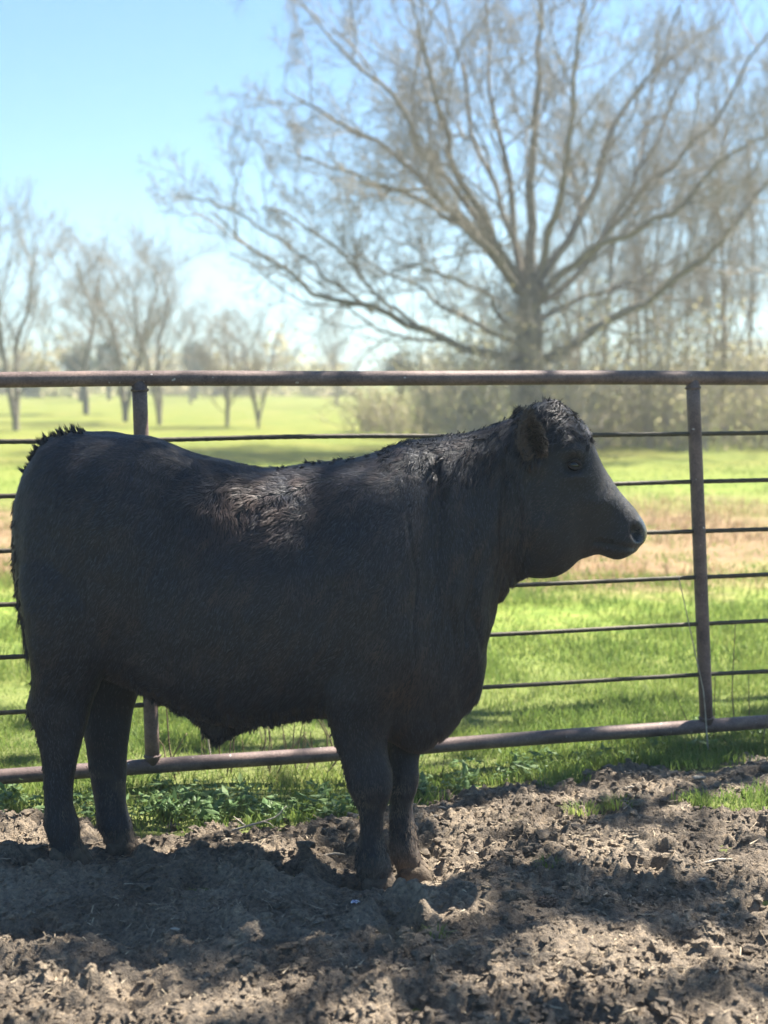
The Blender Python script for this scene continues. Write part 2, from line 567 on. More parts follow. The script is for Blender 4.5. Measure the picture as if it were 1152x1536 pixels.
a, b = ext(on_fence(0, 569), on_fence(1152, 566), 1.15, 1.1)
P = wavy(a, b, 60, 0.003, 3)
link('top_rail', tube_mesh('top_rail', [(P, np.full(60, OD))], 20), M_PIPE, fence)
a, b = ext(on_fence(0, 1166), on_fence(1152, 1083), 1.15, 1.1)
P = wavy(a, b, 60, 0.003, 4)
link('bottom_rail', tube_mesh('bottom_rail', [(P, np.full(60, OD))], 20), M_PIPE, fence)
def weld(p, axis_dir, r):
    """lumpy weld bead round a joint"""
    u, w = frames(np.asarray(axis_dir, float)[None])
    t = np.linspace(0, 2 * math.pi, 25)
    Pp = p[None] + r * (np.cos(t)[:, None] * u + np.sin(t)[:, None] * w)
    return (Pp, 0.005 + 0.0016 * np.sin(t * 7))
for (pt, pb) in (((209, 572), (229, 1146)), ((1039, 570), (1060, 1088))):
    t0, b0 = on_fence(*pt), on_fence(*pb)
    post = link('post', tube_mesh('post', [(wavy(t0, b0, 12, 0.0, 1), np.full(12, OD * 0.97))], 20), M_PIPE, fence)
    d = (b0 - t0) / np.linalg.norm(b0 - t0)
    for wp in (t0 + d * 0.030, b0 - d * 0.030):
        wl = link('weld_bead', tube_mesh('weld_bead', [weld(wp, d, OD * 0.97)], 6, False), M_PIPE, None)
        wl.parent = post
        wl.matrix_parent_inverse = Matrix()
for k, s in ((-0.95, 1), (1.9, 1)):             # the ground posts that carry the panel, outside the picture
    top = FL + (on_fence(1152, 566) - FL) * k
    bot = top.copy(); bot[2] = -0.5; top = top.copy(); top[2] = CAM_Z + 0.05
    link('ground_post', tube_mesh('ground_post', [(wavy(top, bot, 8, 0, 1), np.full(8, 0.04))], 20), M_PIPE, fence)
RODS = [(662, 649), (745, 720.5), (827, 792), (906, 861), (987, 932), (1070, 1006)]
for j, (yl, yr) in enumerate(RODS):
    a, b = on_fence(0, yl), on_fence(1152, yr)
    a, b = ext(a, b, 0.95, 0.9)
    P = wavy(a, b, 500, 0.005, 20 + j)
    rr = 0.0086 + 0.0006 * np.sin(np.arange(500) * 2.2)
    link('rod', tube_mesh('rod', [(P, rr)], 8), M_ROD, fence)

# ------------------------------------------------------------------ the bull
M_HIDE, nt, bs, out = mat('black_hide')
att = nd(nt, 'ShaderNodeAttribute', attribute_name='muzzle')
att2 = nd(nt, 'ShaderNodeAttribute', attribute_name='dirt')
n = noise_node(nt, 30, 4, 0.6, geopos(nt))
r = ramp(nt, n.outputs[0], [(0.3, (0.006, 0.007, 0.009)), (0.7, (0.011, 0.013, 0.016))])
nm = noise_node(nt, 240, 2, 0.5, geopos(nt))
rm = ramp(nt, nm.outputs[0], [(0.35, (0.022, 0.025, 0.028)), (0.7, (0.065, 0.068, 0.072))])
dm = mixc(nt, att2.outputs['Fac'], r.outputs[0], (0.10, 0.075, 0.055))
nt.links.new(mixc(nt, att.outputs['Fac'], dm, rm.outputs[0]), bs.inputs['Base Color'])
mr = nd(nt, 'ShaderNodeMapRange'); nt.links.new(att.outputs['Fac'], mr.inputs[0])
mr.inputs[3].default_value = 0.75; mr.inputs[4].default_value = 0.27
nt.links.new(mr.outputs[0], bs.inputs['Roughness'])
bump(nt, bs, nm.outputs[0], 0.35, 0.004)

M_FUR, nt, bs, out = mat('black_fur')
a1 = nd(nt, 'ShaderNodeAttribute', attribute_name='tint')
a2 = nd(nt, 'ShaderNodeAttribute', attribute_name='dirt')  # dried mud on the legs; painted sunlight on brow and ear hair
g = nd(nt, 'ShaderNodeNewGeometry')
r = ramp(nt, g.outputs['Random Per Island'], [(0.0, (0.009, 0.0105, 0.0145)), (0.5, (0.021, 0.0245, 0.034)), (0.85, (0.036, 0.041, 0.055)), (1.0, (0.058, 0.063, 0.078))])
br = mixc(nt, a1.outputs['Fac'], r.outputs[0], (0.070, 0.048, 0.041))
nt.links.new(mixc(nt, a2.outputs['Fac'], br, (0.19, 0.145, 0.105)), bs.inputs['Base Color'])
bs.inputs['Roughness'].default_value = 0.5
bs.inputs['Specular IOR Level'].default_value = 0.25

M_EYE, nt, bs, out = mat('eyeball')
bs.inputs['Base Color'].default_value = (0.012, 0.009, 0.008, 1)
bs.inputs['Roughness'].default_value = 0.08
M_HOOF = bark('hoof_horn', (0.05, 0.04, 0.032), (0.17, 0.135, 0.10), 30)
M_INEAR, nt, bs, out = mat('inner_ear')
n = noise_node(nt, 60, 3, 0.6, geopos(nt))
r = ramp(nt, n.outputs[0], [(0.3, (0.008, 0.007, 0.008)), (0.7, (0.018, 0.015, 0.015))])
nt.links.new(r.outputs[0], bs.inputs['Base Color'])
bs.inputs['Roughness'].default_value = 0.8

def Yc(px):                                   # distance of the bull's midline: the rump stands a little farther off
    return np.interp(px, [0, 100, 560, 960], [4.24, 4.23, 4.11, 4.08])

NR = 28
def loft(stations):
    """stations: (top point, bottom point, half width vector, exponent, taper) -> closed loft"""
    th = np.arange(NR) / NR * 2 * math.pi
    V, F = [], []
    for (T, B, W, e, tp) in stations:
        T, B, W = map(np.asarray, (T, B, W))
        C, A = (T + B) / 2, (T - B) / 2
        c, s = np.cos(th), np.sin(th)
        cc = np.sign(c) * np.abs(c) ** (2 / e)
        ss = np.sign(s) * np.abs(s) ** (2 / e)
        V.append(C[None] + cc[:, None] * A[None] + (ss * (1 + tp * cc))[:, None] * W[None])
    n = len(V)
    V = np.concatenate(V)
    for a in range(n - 1):
        for b in range(NR):
            F.append((a * NR + b, a * NR + (b + 1) % NR, (a + 1) * NR + (b + 1) % NR, (a + 1) * NR + b))
    return V, F, n

def loft_bm(bm, stations):
    V, F, n = loft(stations)
    vs_ = [bm.verts.new(v) for v in V]
    fs = [bm.faces.new([vs_[q] for q in f]) for f in F]
    fs.append(bm.faces.new([vs_[q] for q in range(NR)]))
    fs.append(bm.faces.new([vs_[(n - 1) * NR + q] for q in range(NR)]))
    bmesh.ops.recalc_face_normals(bm, faces=fs)

def interp_stations(st, m):
    """smooth (Catmull-Rom) resampling of numeric station rows"""
    st = np.array(st, float)
    n = len(st)
    out = []
    for a in range(n - 1):
        p0, p1, p2, p3 = st[max(a - 1, 0)], st[a], st[a + 1], st[min(a + 2, n - 1)]
        for t in np.arange(m) / m:
            out.append(0.5 * (2 * p1 + (p2 - p0) * t + (2 * p0 - 5 * p1 + 4 * p2 - p3) * t * t + (3 * p1 - p0 - 3 * p2 + p3) * t ** 3))
    out.append(st[-1])
    return np.array(out)

bmb = bmesh.new()
# trunk and neck: x, y top, y bottom, half width, exponent, taper (positive: wider above)
TORSO = [
    (27, 755, 850, .06, 2.2, 0), (32, 728, 900, .10, 2.2, 0), (45, 697, 950, .155, 2.3, 0), (68, 664, 985, .205, 2.4, .0), (105, 647, 1000, .235, 2.5, .0),
    (160, 646, 1012, .255, 2.5, 0), (220, 656, 1034, .262, 2.4, -.02), (280, 675, 1066, .275, 2.3, -.05), (340, 690, 1084, .295, 2.2, -.06),
    (400, 698, 1086, .305, 2.2, -.05), (460, 696, 1074, .305, 2.2, -.03), (520, 690, 1078, .295, 2.2, 0), (570, 678, 1098, .280, 2.2, .03),
    (620, 661, 1126, .250, 2.2, .06), (660, 655, 1112, .220, 2.1, .08), (695, 650, 1076, .185, 2.1, .08), (718, 646, 1050, .165, 2.1, .06),
    (730, 642, 985, .150, 2.1, .0), (748, 637, 918, .135, 2.1, 0), (770, 628, 880, .120, 2.2, 0), (795, 628, 860, .1, 2.2, 0), (815, 650, 835, .07, 2.2, 0)]
st = []
for (px, yt, yb, w, e, tp) in interp_stations(TORSO, 4):
    D = float(Yc(px))
    st.append((at(px, yt, D), at(px, yb, D), (0, w, 0), e, tp))
loft_bm(bmb, st)
# sheath under the belly
SH = [(395, 1040, 1088, .05), (360, 1040, 1102, .05), (338, 1045, 1110, .04), (322, 1060, 1115, .026), (310, 1072, 1106, .018), (303, 1078, 1098, .008)]
st = [(at(px, a_, float(Yc(px))), at(px, b_, float(Yc(px))), (0, w, 0), 2, 0) for (px, a_, b_, w) in interp_stations(SH, 3)]
loft_bm(bmb, st)
SH = [(320, 1040, 1112, .03), (290, 1020, 1084, .03), (255, 1000, 1056, .03), (220, 960, 1034, .03), (190, 940, 1012, .02)]
st = [(at(px, a_, float(Yc(px))), at(px, b_, float(Yc(px))), (0, w, 0), 2, 0) for (px, a_, b_, w) in interp_stations(SH, 3)]
loft_bm(bmb, st)
# head: top x, y, bottom x, y, half width, exponent, taper
HEAD = [
    (765, 640, 752, 850, .10, 2.3, 0), (795, 612, 776, 864, .118, 2.4, .05), (822, 602, 798, 866, .128, 2.5, .06), (850, 615, 818, 864, .134, 2.5, .06), (875, 638, 836, 860, .134, 2.5, .08),
    (893, 668, 853, 850, .120, 2.4, .12), (907, 699, 865, 839, .100, 2.4, .12), (925, 729, 880, 834, .083, 2.4, .06), (943, 752, 896, 829, .078, 2.3, 0),
    (956, 769, 911, 834, .080, 2.3, 0), (964, 781, 927, 837, .076, 2.3, 0), (968, 793, 945, 829, .060, 2.2, 0), (969, 801, 958, 819, .032, 2.1, 0)]
YH = 4.08
st = []
for (tx, ty, bx_, by_, w, e, tp) in interp_stations(HEAD, 5):
    st.append((at(tx, ty, YH), at(bx_, by_, YH), (0, w, 0), e, tp))
loft_bm(bmb, st)
# brow ridges and the wide poll
def blob(bm, c, r, rot=0):
    res = bmesh.ops.create_icosphere(bm, subdivisions=2, radius=1.0)
    Mx = Matrix.Translation(Vector(c)) @ Matrix.Rotation(rot, 4, 'Y') @ Matrix.Diagonal((*r, 1))
    bmesh.ops.transform(bm, matrix=Mx, verts=res['verts'])
for s in (-1, 1):
    blob(bmb, at(858, 668, YH + s * 0.108), (0.035, 0.026, 0.018), 0.5)
    blob(bmb, at(800, 690, YH + s * 0.112), (0.032, 0.04, 0.035))
    blob(bmb, at(818, 790, YH + s * 0.085), (0.075, 0.05, 0.085))       # cheek
    blob(bmb, at(951, 799, YH + s * 0.048), (0.026, 0.024, 0.026))       # nostril wing
# legs: y, x left, x right, half depth, distance
def leg(rows, m=4):
    st = []
    for (yy, xl, xr, hd, D) in interp_stations(rows, m):
        st.append((at(xl, yy, D), at(xr, yy, D), (0, hd, 0), 2.3, 0))
    loft_bm(bmb, st)
leg([(760, 70, 200, .06, 4.17), (800, 42, 225, .10, 4.12), (860, 32, 222, .125, 4.10), (920, 38, 205, .118, 4.08), (970, 45, 180, .10, 4.07), (1010, 49, 158, .078, 4.07), (1040, 44, 143, .064, 4.08), (1058, 41, 136, .060, 4.08), (1075, 45, 132, .056, 4.08),
     (1100, 55, 125, .048, 4.08), (1135, 61, 117, .043, 4.08), (1175, 64, 110, .041, 4.08), (1205, 66, 109, .045, 4.085), (1230, 66, 116, .052, 4.09), (1244, 69, 118, .051, 4.09), (1260, 76, 118, .046, 4.09), (1274, 80, 122, .046, 4.09), (1282, 84, 120, .03, 4.09)])
leg([(830, 90, 235, .09, 4.33), (900, 95, 232, .11, 4.34), (970, 110, 226, .10, 4.33), (1015, 123, 214, .083, 4.31), (1045, 122, 206, .068, 4.30), (1065, 122, 201, .062, 4.295), (1095, 128, 194, .052, 4.28),
     (1130, 132, 189, .044, 4.27), (1175, 139, 187, .042, 4.26), (1205, 144, 189, .046, 4.25), (1230, 146, 197, .052, 4.24), (1244, 150, 200, .050, 4.24), (1258, 156, 201, .046, 4.24), (1270, 160, 204, .044, 4.24), (1277, 164, 202, .03, 4.24)])
leg([(840, 490, 640, .06, 4.0), (900, 478, 640, .10, 3.95), (970, 478, 620, .11, 3.94), (1030, 483, 600, .10, 3.94), (1070, 488, 590, .082, 3.945), (1105, 498, 582, .066, 3.95), (1135, 508, 583, .060, 3.95), (1160, 514, 590, .060, 3.95), (1182, 519, 591, .058, 3.95), (1202, 530, 585, .048, 3.95),
     (1222, 537, 578, .040, 3.95), (1255, 539, 576, .037, 3.95), (1280, 536, 581, .043, 3.95), (1296, 534, 586, .046, 3.95), (1310, 540, 586, .042, 3.95), (1322, 543, 590, .042, 3.95), (1330, 548, 588, .03, 3.95)])
leg([(930, 540, 680, .08, 4.24), (1010, 560, 665, .10, 4.22), (1070, 572, 650, .085, 4.19), (1115, 578, 634, .064, 4.16), (1140, 581, 629, .057, 4.14), (1162, 581, 630, .056, 4.13), (1182, 581, 627, .050, 4.12), (1202, 582, 621, .043, 4.12),
     (1240, 583, 622, .038, 4.115), (1270, 586, 628, .043, 4.11), (1285, 588, 632, .046, 4.11), (1298, 594, 634, .042, 4.11), (1310, 597, 638, .042, 4.11), (1316, 602, 636, .03, 4.11)])
# tail lying along the rear of the thighs
TL = [(100, 662, .03, 4.215), (76, 672, .030, 4.20), (58, 696, .028, 4.19), (45, 733, .026, 4.18), (38, 780, .025, 4.17), (37, 840, .024, 4.16), (42, 900, .022, 4.15), (50, 955, .018, 4.14), (54, 985, .012, 4.13)]
rows = interp_stations(TL, 4)
P = np.array([at(a_, b_, d_) for (a_, b_, w, d_) in rows])
V, Q, T = tubes([(P, rows[:, 2])], 10, True)
vs_ = [bmb.verts.new(v) for v in V]
fs = [bmb.faces.new([vs_[q] for q in f]) for f in Q.tolist() + T.tolist()]
bmesh.ops.recalc_face_normals(bmb, faces=fs)

me = bpy.data.meshes.new('body_raw')
bmb.to_mesh(me); bmb.free()
tmp = bpy.data.objects.new('body_raw', me)
COL.objects.link(tmp)
md = tmp.modifiers.new('r', 'REMESH'); md.mode = 'VOXEL'; md.voxel_size = 0.0078
md = tmp.modifiers.new('s', 'SMOOTH'); md.factor = 0.5; md.iterations = 9
dg = bpy.context.evaluated_depsgraph_get()
body_me = bpy.data.meshes.new_from_object(tmp.evaluated_get(dg))
body_me.name = 'body'
bpy.data.objects.remove(tmp)

def mesh_arrays(me):
    n = len(me.vertices)
    co = np.empty(n * 3, np.float32); me.vertices.foreach_get('co', co)
    no = np.empty(n * 3, np.float32); me.vertex_normals.foreach_get('vector', no)
    return co.reshape(-1, 3).astype(float), no.reshape(-1, 3).astype(float)

def to_px(P):
    """photograph pixel of world points (used once to know which part of the animal a vertex belongs to)"""
    d = P - np.array([0, 0, CAM_Z])
    dep = d[:, 1] * CP - d[:, 2] * SP
    up = d[:, 1] * SP + d[:, 2] * CP
    return 576 + FPX * d[:, 0] / dep, 768 - FPX * up / dep

def bvh_of(me):
    co = [v.co[:] for v in me.vertices]
    return BVHTree.FromPolygons(co, [p.vertices[:] for p in me.polygons])
co, no = mesh_arrays(body_me)
bvh = bvh_of(body_me)

def hit(px, py):
    r = Vector(ray(px, py)).normalized()
    loc, nrm, _, _ = bvh.ray_cast(Vector((0, 0, CAM_Z)), r)
    return np.array(loc), np.array(nrm)

# body coordinates in metres along the animal, used for muscles, folds and hair
bx = co[:, 0]; bz = co[:, 2]
midY = np.interp(co[:, 0], [-1.12, -0.03, 0.75], [4.23, 4.11, 4.08])
side = np.sign(co[:, 1] - midY)
px, py = to_px(np.stack([co[:, 0], midY, co[:, 2]], 1))
disp = 0.007 * noise3(co * np.array([6.0, 6, 5]), 3) + 0.003 * noise3(co * 16.0, 4)
# loose vertical skin folds on the neck
neck = sstep(585, 640, px) * (1 - sstep(770, 800, px)) * sstep(665, 700, py) * (1 - sstep(905, 990, py))
fold = np.abs(noise3(np.stack([bx * 44 + 0.9 * noise3(co * 7.0, 8), co[:, 1] * 2.0, bz * 3.2 + bx * 5], 1), 9))
disp -= neck * 0.013 * (1 - sstep(0.0, 0.32, fold))
bris = sstep(620, 660, px) * (1 - sstep(735, 760, px)) * sstep(900, 960, py)
fold = np.abs(noise3(np.stack([bx * 15 + bz * 3, co[:, 1] * 2.0, bz * 2.5], 1), 19))
disp -= bris * 0.005 * (1 - sstep(0.0, 0.35, fold))
# shoulder blade, hip and thigh modelling
def bulge(cx, cy, rx, ry, h):
    return h * np.exp(-(((px - cx) / rx) ** 2 + ((py - cy) / ry) ** 2))
lat = sstep(0.10, 0.2, np.abs(co[:, 1] - midY))
disp += lat * (bulge(560, 830, 55, 110, .026) + bulge(590, 950, 45, 60, .022) + bulge(150, 750, 60, 60, .020) + bulge(115, 880, 65, 90, .022)
               - bulge(478, 800, 26, 120, .022) - bulge(258, 790, 30, 90, .022) - bulge(222, 930, 22, 60, .020) - bulge(645, 820, 18, 110, .018) - bulge(520, 980, 40, 25, .010) + bulge(370, 900, 80, 110, .012))
disp += lat * 0.004 * np.sin(px / 11.0 + 0.01 * py) * np.exp(-(((px - 370) / 80) ** 2 + ((py - 900) / 120) ** 2))
lat2 = sstep(0.03, 0.08, np.abs(co[:, 1] - midY))
disp += lat2 * (bulge(815, 775, 34, 60, .012) - bulge(862, 770, 16, 50, .008) + bulge(888, 748, 30, 12, .007) - bulge(800, 720, 14, 30, .006) + bulge(930, 812, 26, 12, .006) - bulge(905, 790, 14, 26, .006))
co = co + no * disp[:, None]
# face
EYE_P, EYE_N = hit(862, 697)
NOS_P, NOS_N = hit(956, 799)
def mirror(p):
    q = p.copy(); q[1] = 2 * YH - q[1]; return q
for s in (0, 1):
    e = EYE_P if s == 0 else mirror(EYE_P)
    en = EYE_N.copy()
    if s: en[1] *= -1
    q = co - e
    r2 = (q[:, 0] / 0.030) ** 2 + (q[:, 2] / 0.022) ** 2 + (q[:, 1] / 0.04) ** 2
    co -= en[None] * (0.013 * np.exp(-r2 * r2))[:, None]
    bq = q - np.array([-0.004, 0, 0.038])
    co += en[None] * (0.014 * np.exp(-((bq[:, 0] / 0.04) ** 2 + (bq[:, 2] / 0.014) ** 2 + (bq[:, 1] / .05) ** 2)))[:, None]
    bq = q - np.array([0.002, 0, -0.034])
    co += en[None] * (0.006 * np.exp(-((bq[:, 0] / 0.035) ** 2 + (bq[:, 2] / 0.010) ** 2 + (bq[:, 1] / .05) ** 2)))[:, None]
    e = NOS_P if s == 0 else mirror(NOS_P)
    en = NOS_N.copy()
    if s: en[1] *= -1
    q = co - e
    u = q[:, 0] * 0.8 + q[:, 2] * 0.3; v = -q[:, 0] * 0.3 + q[:, 2] * 0.8
    r2 = (u / 0.0115) ** 2 + (v / 0.019) ** 2 + (q[:, 1] / 0.03) ** 2
    co -= en[None] * (0.036 * np.exp(-r2 ** 1.5))[:, None]
    # mouth line
mx0, _ = hit(882, 810); mx1, _ = hit(950, 822)
dd = mx1 - mx0
tt = np.clip(((co - mx0) @ dd) / (dd @ dd), 0, 1)
dl = np.abs((co - (mx0 + tt[:, None] * dd))[:, 2])
mm = np.exp(-(dl / 0.007) ** 2) * (px > 885) * (np.abs(co[:, 1] - YH) > 0.02)
co[:, 1] += -np.sign(co[:, 1] - YH) * 0.014 * mm
body_me.vertices.foreach_set('co', co.astype(np.float32).ravel())
body_me.update()
body_me.polygons.foreach_set('use_smooth', np.ones(len(body_me.polygons), bool))
co, no = mesh_arrays(body_me)
bvh = bvh_of(body_me)
muz = sstep(936, 950, px + 0.35 * (py - 800)) * (py > 760) * (px > 900)
dirtv = sstep(1235, 1285, py + 30 * noise3(co * 30.0, 2)) * 0.75 + 0.35 * sstep(1150, 1180, py) * (1 - sstep(1190, 1215, py)) * sstep(0.0, .6, noise3(co * 40.0, 3))
add_attr(body_me, 'muzzle', muz)
add_attr(body_me, 'dirt', np.clip(dirtv, 0, 1))

bull = empty('bull', tuple(np.append((FOOT['near_front'][:2] + FOOT['far_hind'][:2]) / 2, 0.0)))
bull['pi'] = 1
tag(bull, 'black shaggy bull standing in profile on churned mud in front of the pipe fence', 'bull')
body = link('body', body_me, M_HIDE, bull)

# ---- coat
def sample_surface(me, co, no, n, weight):
    me.calc_loop_triangles()
    nt_ = len(me.loop_triangles)
    tri = np.empty(nt_ * 3, np.int32); me.loop_triangles.foreach_get('vertices', tri)
    tri = tri.reshape(-1, 3)
    A, B, C = co[tri[:, 0]], co[tri[:, 1]], co[tri[:, 2]]
    ar = np.linalg.norm(np.cross(B - A, C - A), axis=1) * weight[tri].mean(1)
    pick = RNG.choice(nt_, n, p=ar / ar.sum())
    u, v = RNG.random(n), RNG.random(n)
    f = u + v > 1
    u[f], v[f] = 1 - u[f], 1 - v[f]
    t = tri[pick]
    w0 = 1 - u - v
    mixv = lambda q: q[t[:, 0]] * w0[:, None] + q[t[:, 1]] * u[:, None] + q[t[:, 2]] * v[:, None]
    N = mixv(no); N /= np.linalg.norm(N, axis=1, keepdims=True) + 1e-9
    return mixv(co), N, t

def strands(P, D0, D1, L, Wd, U):
    """bent three-triangle hairs: root, mid pair, tip"""
    n = len(P)
    a = P - U * Wd[:, None]; b = P + U * Wd[:, None]
    M = P + D0 * (L * 0.5)[:, None]
    c = M - U * (Wd * 0.8)[:, None]; d = M + U * (Wd * 0.8)[:, None]
    e = M + D1 * (L * 0.5)[:, None]
    V = np.stack([a, b, c, d, e], 1).reshape(-1, 3)
    o = np.arange(n)[:, None] * 5
    Q = o + np.array([[0, 1, 3, 2]])
    T = o + np.array([[2, 3, 4]])
    return V, Q, T

near = np.where(co[:, 1] < midY + 0.02, 1.0, 0.35)
wgt = near * (1 - muz)
NH = 165000
P, N, t = sample_surface(body_me, co, no, NH, wgt)
hx, hy = px[t].mean(1), py[t].mean(1)
# lie of the hair
flow = np.zeros((NH, 3))
flow[:] = (-0.55, 0, -0.8)
face = hx > 790
flow[face] = (-0.5, 0, -0.35)
nk = (hx > 600) & (hx <= 790)
flow[nk] = (-0.28, 0, -1)
back = (N[:, 2] > 0.75) & ~face
flow[back] = (-1, 0, -0.1)
lg = hy > 1040
flow[lg] = (0.05, 0, -1)
curl = np.stack([noise3(P * 13, 61), noise3(P * 13 + 7, 62), noise3(P * 13 + 13, 63)], 1)
curl2 = np.stack([noise3(P * 60, 64), noise3(P * 60 + 7, 65), noise3(P * 60 + 13, 66)], 1)
flow /= np.linalg.norm(flow, axis=1, keepdims=True)
shag = 0.35 + 0.4 * sstep(-0.2, 0.5, noise3(P * 6.0, 67))
poll = (hx > 818) & (hx < 905) & (hy < 662)
wave = np.exp(-(((hx - 390) / 110) ** 2 + ((hy - 745) / 65) ** 2))
shag = shag + 0.7 * wave
shag[poll] = 1.3
D0 = flow + (curl * 0.8 + curl2 * 0.4) * shag[:, None] + RNG.normal(0, 0.12, (NH, 3))
lift = np.full(NH, 0.22) + 0.25 * wave
lift[poll] = 0.55
D0 = D0 - N * (D0 * N).sum(1, keepdims=True)
D0 /= np.linalg.norm(D0, axis=1, keepdims=True) + 1e-9
D1 = D0 + np.array([0, 0, -0.25]) + curl2 * 0.5 * shag[:, None]
D0 = D0 + N * (lift * RNG.uniform(0.6, 1.4, NH))[:, None]
D1 = D1 + N * (lift * 0.35)[:, None]
D0 /= np.linalg.norm(D0, axis=1, keepdims=True); D1 /= np.linalg.norm(D1, axis=1, keepdims=True)
L = RNG.uniform(0.013, 0.024, NH)
L *= 1 + 0.6 * wave
L[face] *= 0.6
L[poll] *= 2.6
L[lg] *= 0.8
belly = (N[:, 2] < -0.45) & (hy > 980) & (hy < 1140)
L[belly] *= 1.5
ridge = (N[:, 2] > 0.8) & (hx > 560) & (hx < 790)
L[ridge] *= 1.5
rearh = (hx < 48) & (hy < 1010)
L[rearh] *= 1.5
U = np.cross(D0, N); U /= np.linalg.norm(U, axis=1, keepdims=True) + 1e-9
Wd = RNG.uniform(0.0006, 0.0014, NH)
V, Q, T = strands(P - N * 0.001, D0, D1, L, Wd, U)
coat_me = mesh_from('coat', V, [Q, T], True)
tint = np.clip(0.02 + 0.8 * wave * sstep(-0.5, 0.4, noise3(P * 14, 71)) + 0.22 * sstep(0.1, 0.7, noise3(P * 5, 72)), 0, 0.85)
streak = noise3(np.stack([P[:, 0] * 45 - P[:, 2] * 25, P[:, 1] * 30, P[:, 2] * 9 + P[:, 0] * 9], 1), 75)
clump = noise3(P * 20.0, 76)
tint += 0.45 * sstep(0.0, 0.8, streak) * (0.7 + 0.3 * (hx > 560)) + 0.30 * sstep(0.1, 0.8, clump)
tint += 0.55 * np.exp(-(((hx - 620) / 40) ** 2 + ((hy - 1010) / 40) ** 2))
dirt = sstep(1225, 1285, hy + 60 * noise3(P * 22, 73)) * RNG.uniform(0.2, 1, NH) + 0.55 * np.exp(-((hy - 1178) / 26) ** 2) * sstep(-0.1, .7, noise3(P * 30, 74))
add_attr(coat_me, 'tint', np.repeat(np.clip(tint, 0, 1), 5))
add_attr(coat_me, 'dirt', np.repeat(np.clip(dirt, 0, 1), 5))
coat = link('coat', coat_me, M_FUR, bull)
tag(coat, kind='stuff')

# ---- long hair: tufts along the tail head, topknot, withers, belly, tail switch
def tufts(name, roots, dirs, lens, per, spread, width=0.0009, droop=0.35, tintv=0.1, dirtv=0.0):
    Vs, Qs, Ts, o, tn = [], [], [], 0, []
    for rt, dr, ln in zip(roots, dirs, lens):
        n = per
        Pp = rt[None] + RNG.normal(0, spread * 0.35, (n, 3))
        tipc = rt + dr * ln
        tip = tipc[None] + RNG.normal(0, spread * 0.28, (n, 3))
        dd_ = tip - Pp
        ll = np.linalg.norm(dd_, axis=1) * RNG.uniform(0.6, 1.15, n)
        dd_ /= np.linalg.norm(dd_, axis=1, keepdims=True)
        d1 = dd_ + np.array([0, 0, -droop])
        d1 /= np.linalg.norm(d1, axis=1, keepdims=True)
        Uu = np.cross(dd_, RNG.normal(0, 1, (n, 3))); Uu /= np.linalg.norm(Uu, axis=1, keepdims=True)
        V, Q, T = strands(Pp, dd_, d1, ll, np.full(n, width), Uu)
        Vs.append(V); Qs.append(Q + o); Ts.append(T + o); o += len(V)
    me = mesh_from(name, np.concatenate(Vs), [np.concatenate(Qs), np.concatenate(Ts)])
    add_attr(me, 'tint', np.full(o, tintv * 0.7)); add_attr(me, 'dirt', np.full(o, dirtv))
    return me

def outline(pts, n, jitter=6):
    pts = np.array(pts, float)
    s = np.r_[0, np.cumsum(np.hypot(*np.diff(pts, axis=0).T))]
    u = np.sort(RNG.uniform(0, s[-1], n))
    return np.interp(u, s, pts[:, 0]) + RNG.normal(0, 1, n) * 0, np.interp(u, s, pts[:, 1])

def top_tufts(name, line, n, dirv, ln, per, spread, depth=0.05, **kw):
    xs, ys = outline(line, n)
    R, Dv, Ls = [], [], []
    for a_, b_ in zip(xs, ys):
        yo = float(Yc(a_)) + RNG.normal(0, depth)
        R.append(at(a_, b_, float(Yc(a_))) + np.array([0, yo - float(Yc(a_)), -abs(yo - float(Yc(a_))) * 0.25 - 0.004]))
        d = np.array(dirv) + RNG.normal(0, 0.28, 3)
        Dv.append(d / np.linalg.norm(d)); Ls.append(ln * RNG.uniform(0.5, 1.25))
    return link(name, tufts(name, R, Dv, Ls, per, spread, **kw), M_FUR, bull)

def surface_tufts(name, sel, n, dirf, ln, per, spread, **kw):
    """tufts rooted on body vertices picked by sel; dirf(normal) gives the lie of the tuft"""
    ids = np.nonzero(sel)[0]
    ids = ids[RNG.integers(0, len(ids), n)]
    R, Dv, Ls = [], [], []
    for k in ids:
        d = dirf(no[k]) + RNG.normal(0, 0.2, 3)
        R.append(co[k] - no[k] * 0.004)
        Dv.append(d / np.linalg.norm(d)); Ls.append(ln * RNG.uniform(0.5, 1.3))
    return tag(link(name, tufts(name, R, Dv, Ls, per, spread, **kw), M_FUR, bull), kind='stuff')

ctr = np.abs(co[:, 1] - midY)
V3 = lambda *a: np.array(a, float)
surface_tufts('tail_head_tuft', (px > 30) & (px < 128) & (no[:, 2] > 0.25) & (ctr < 0.05) & (py < 720), 52, lambda n_: V3(-0.45, 0, 0.75) + n_ * 0.4, 0.028, 44, 0.011, droop=-0.05)
surface_tufts('withers_tuft', (px > 415) & (px < 640) & (no[:, 2] > 0.7) & (ctr < 0.07), 50, lambda n_: V3(-0.5, 0, 0.35) + n_ * 0.5, 0.015, 40, 0.012)
surface_tufts('mane', (px > 575) & (px < 812) & (no[:, 2] > 0.3) & (ctr < 0.16) & (py < 720), 700, lambda n_: V3(-0.35, 0, -0.75) + n_ * 0.35, 0.045, 26, 0.016, tintv=0.12, droop=0.7)
surface_tufts('belly_fringe', (px > 205) & (px < 500) & (no[:, 2] < -0.5) & (py > 1000) & (ctr < 0.2), 420, lambda n_: V3(0, 0, -0.7) + n_ * 0.4, 0.020, 30, 0.012, tintv=0.3)
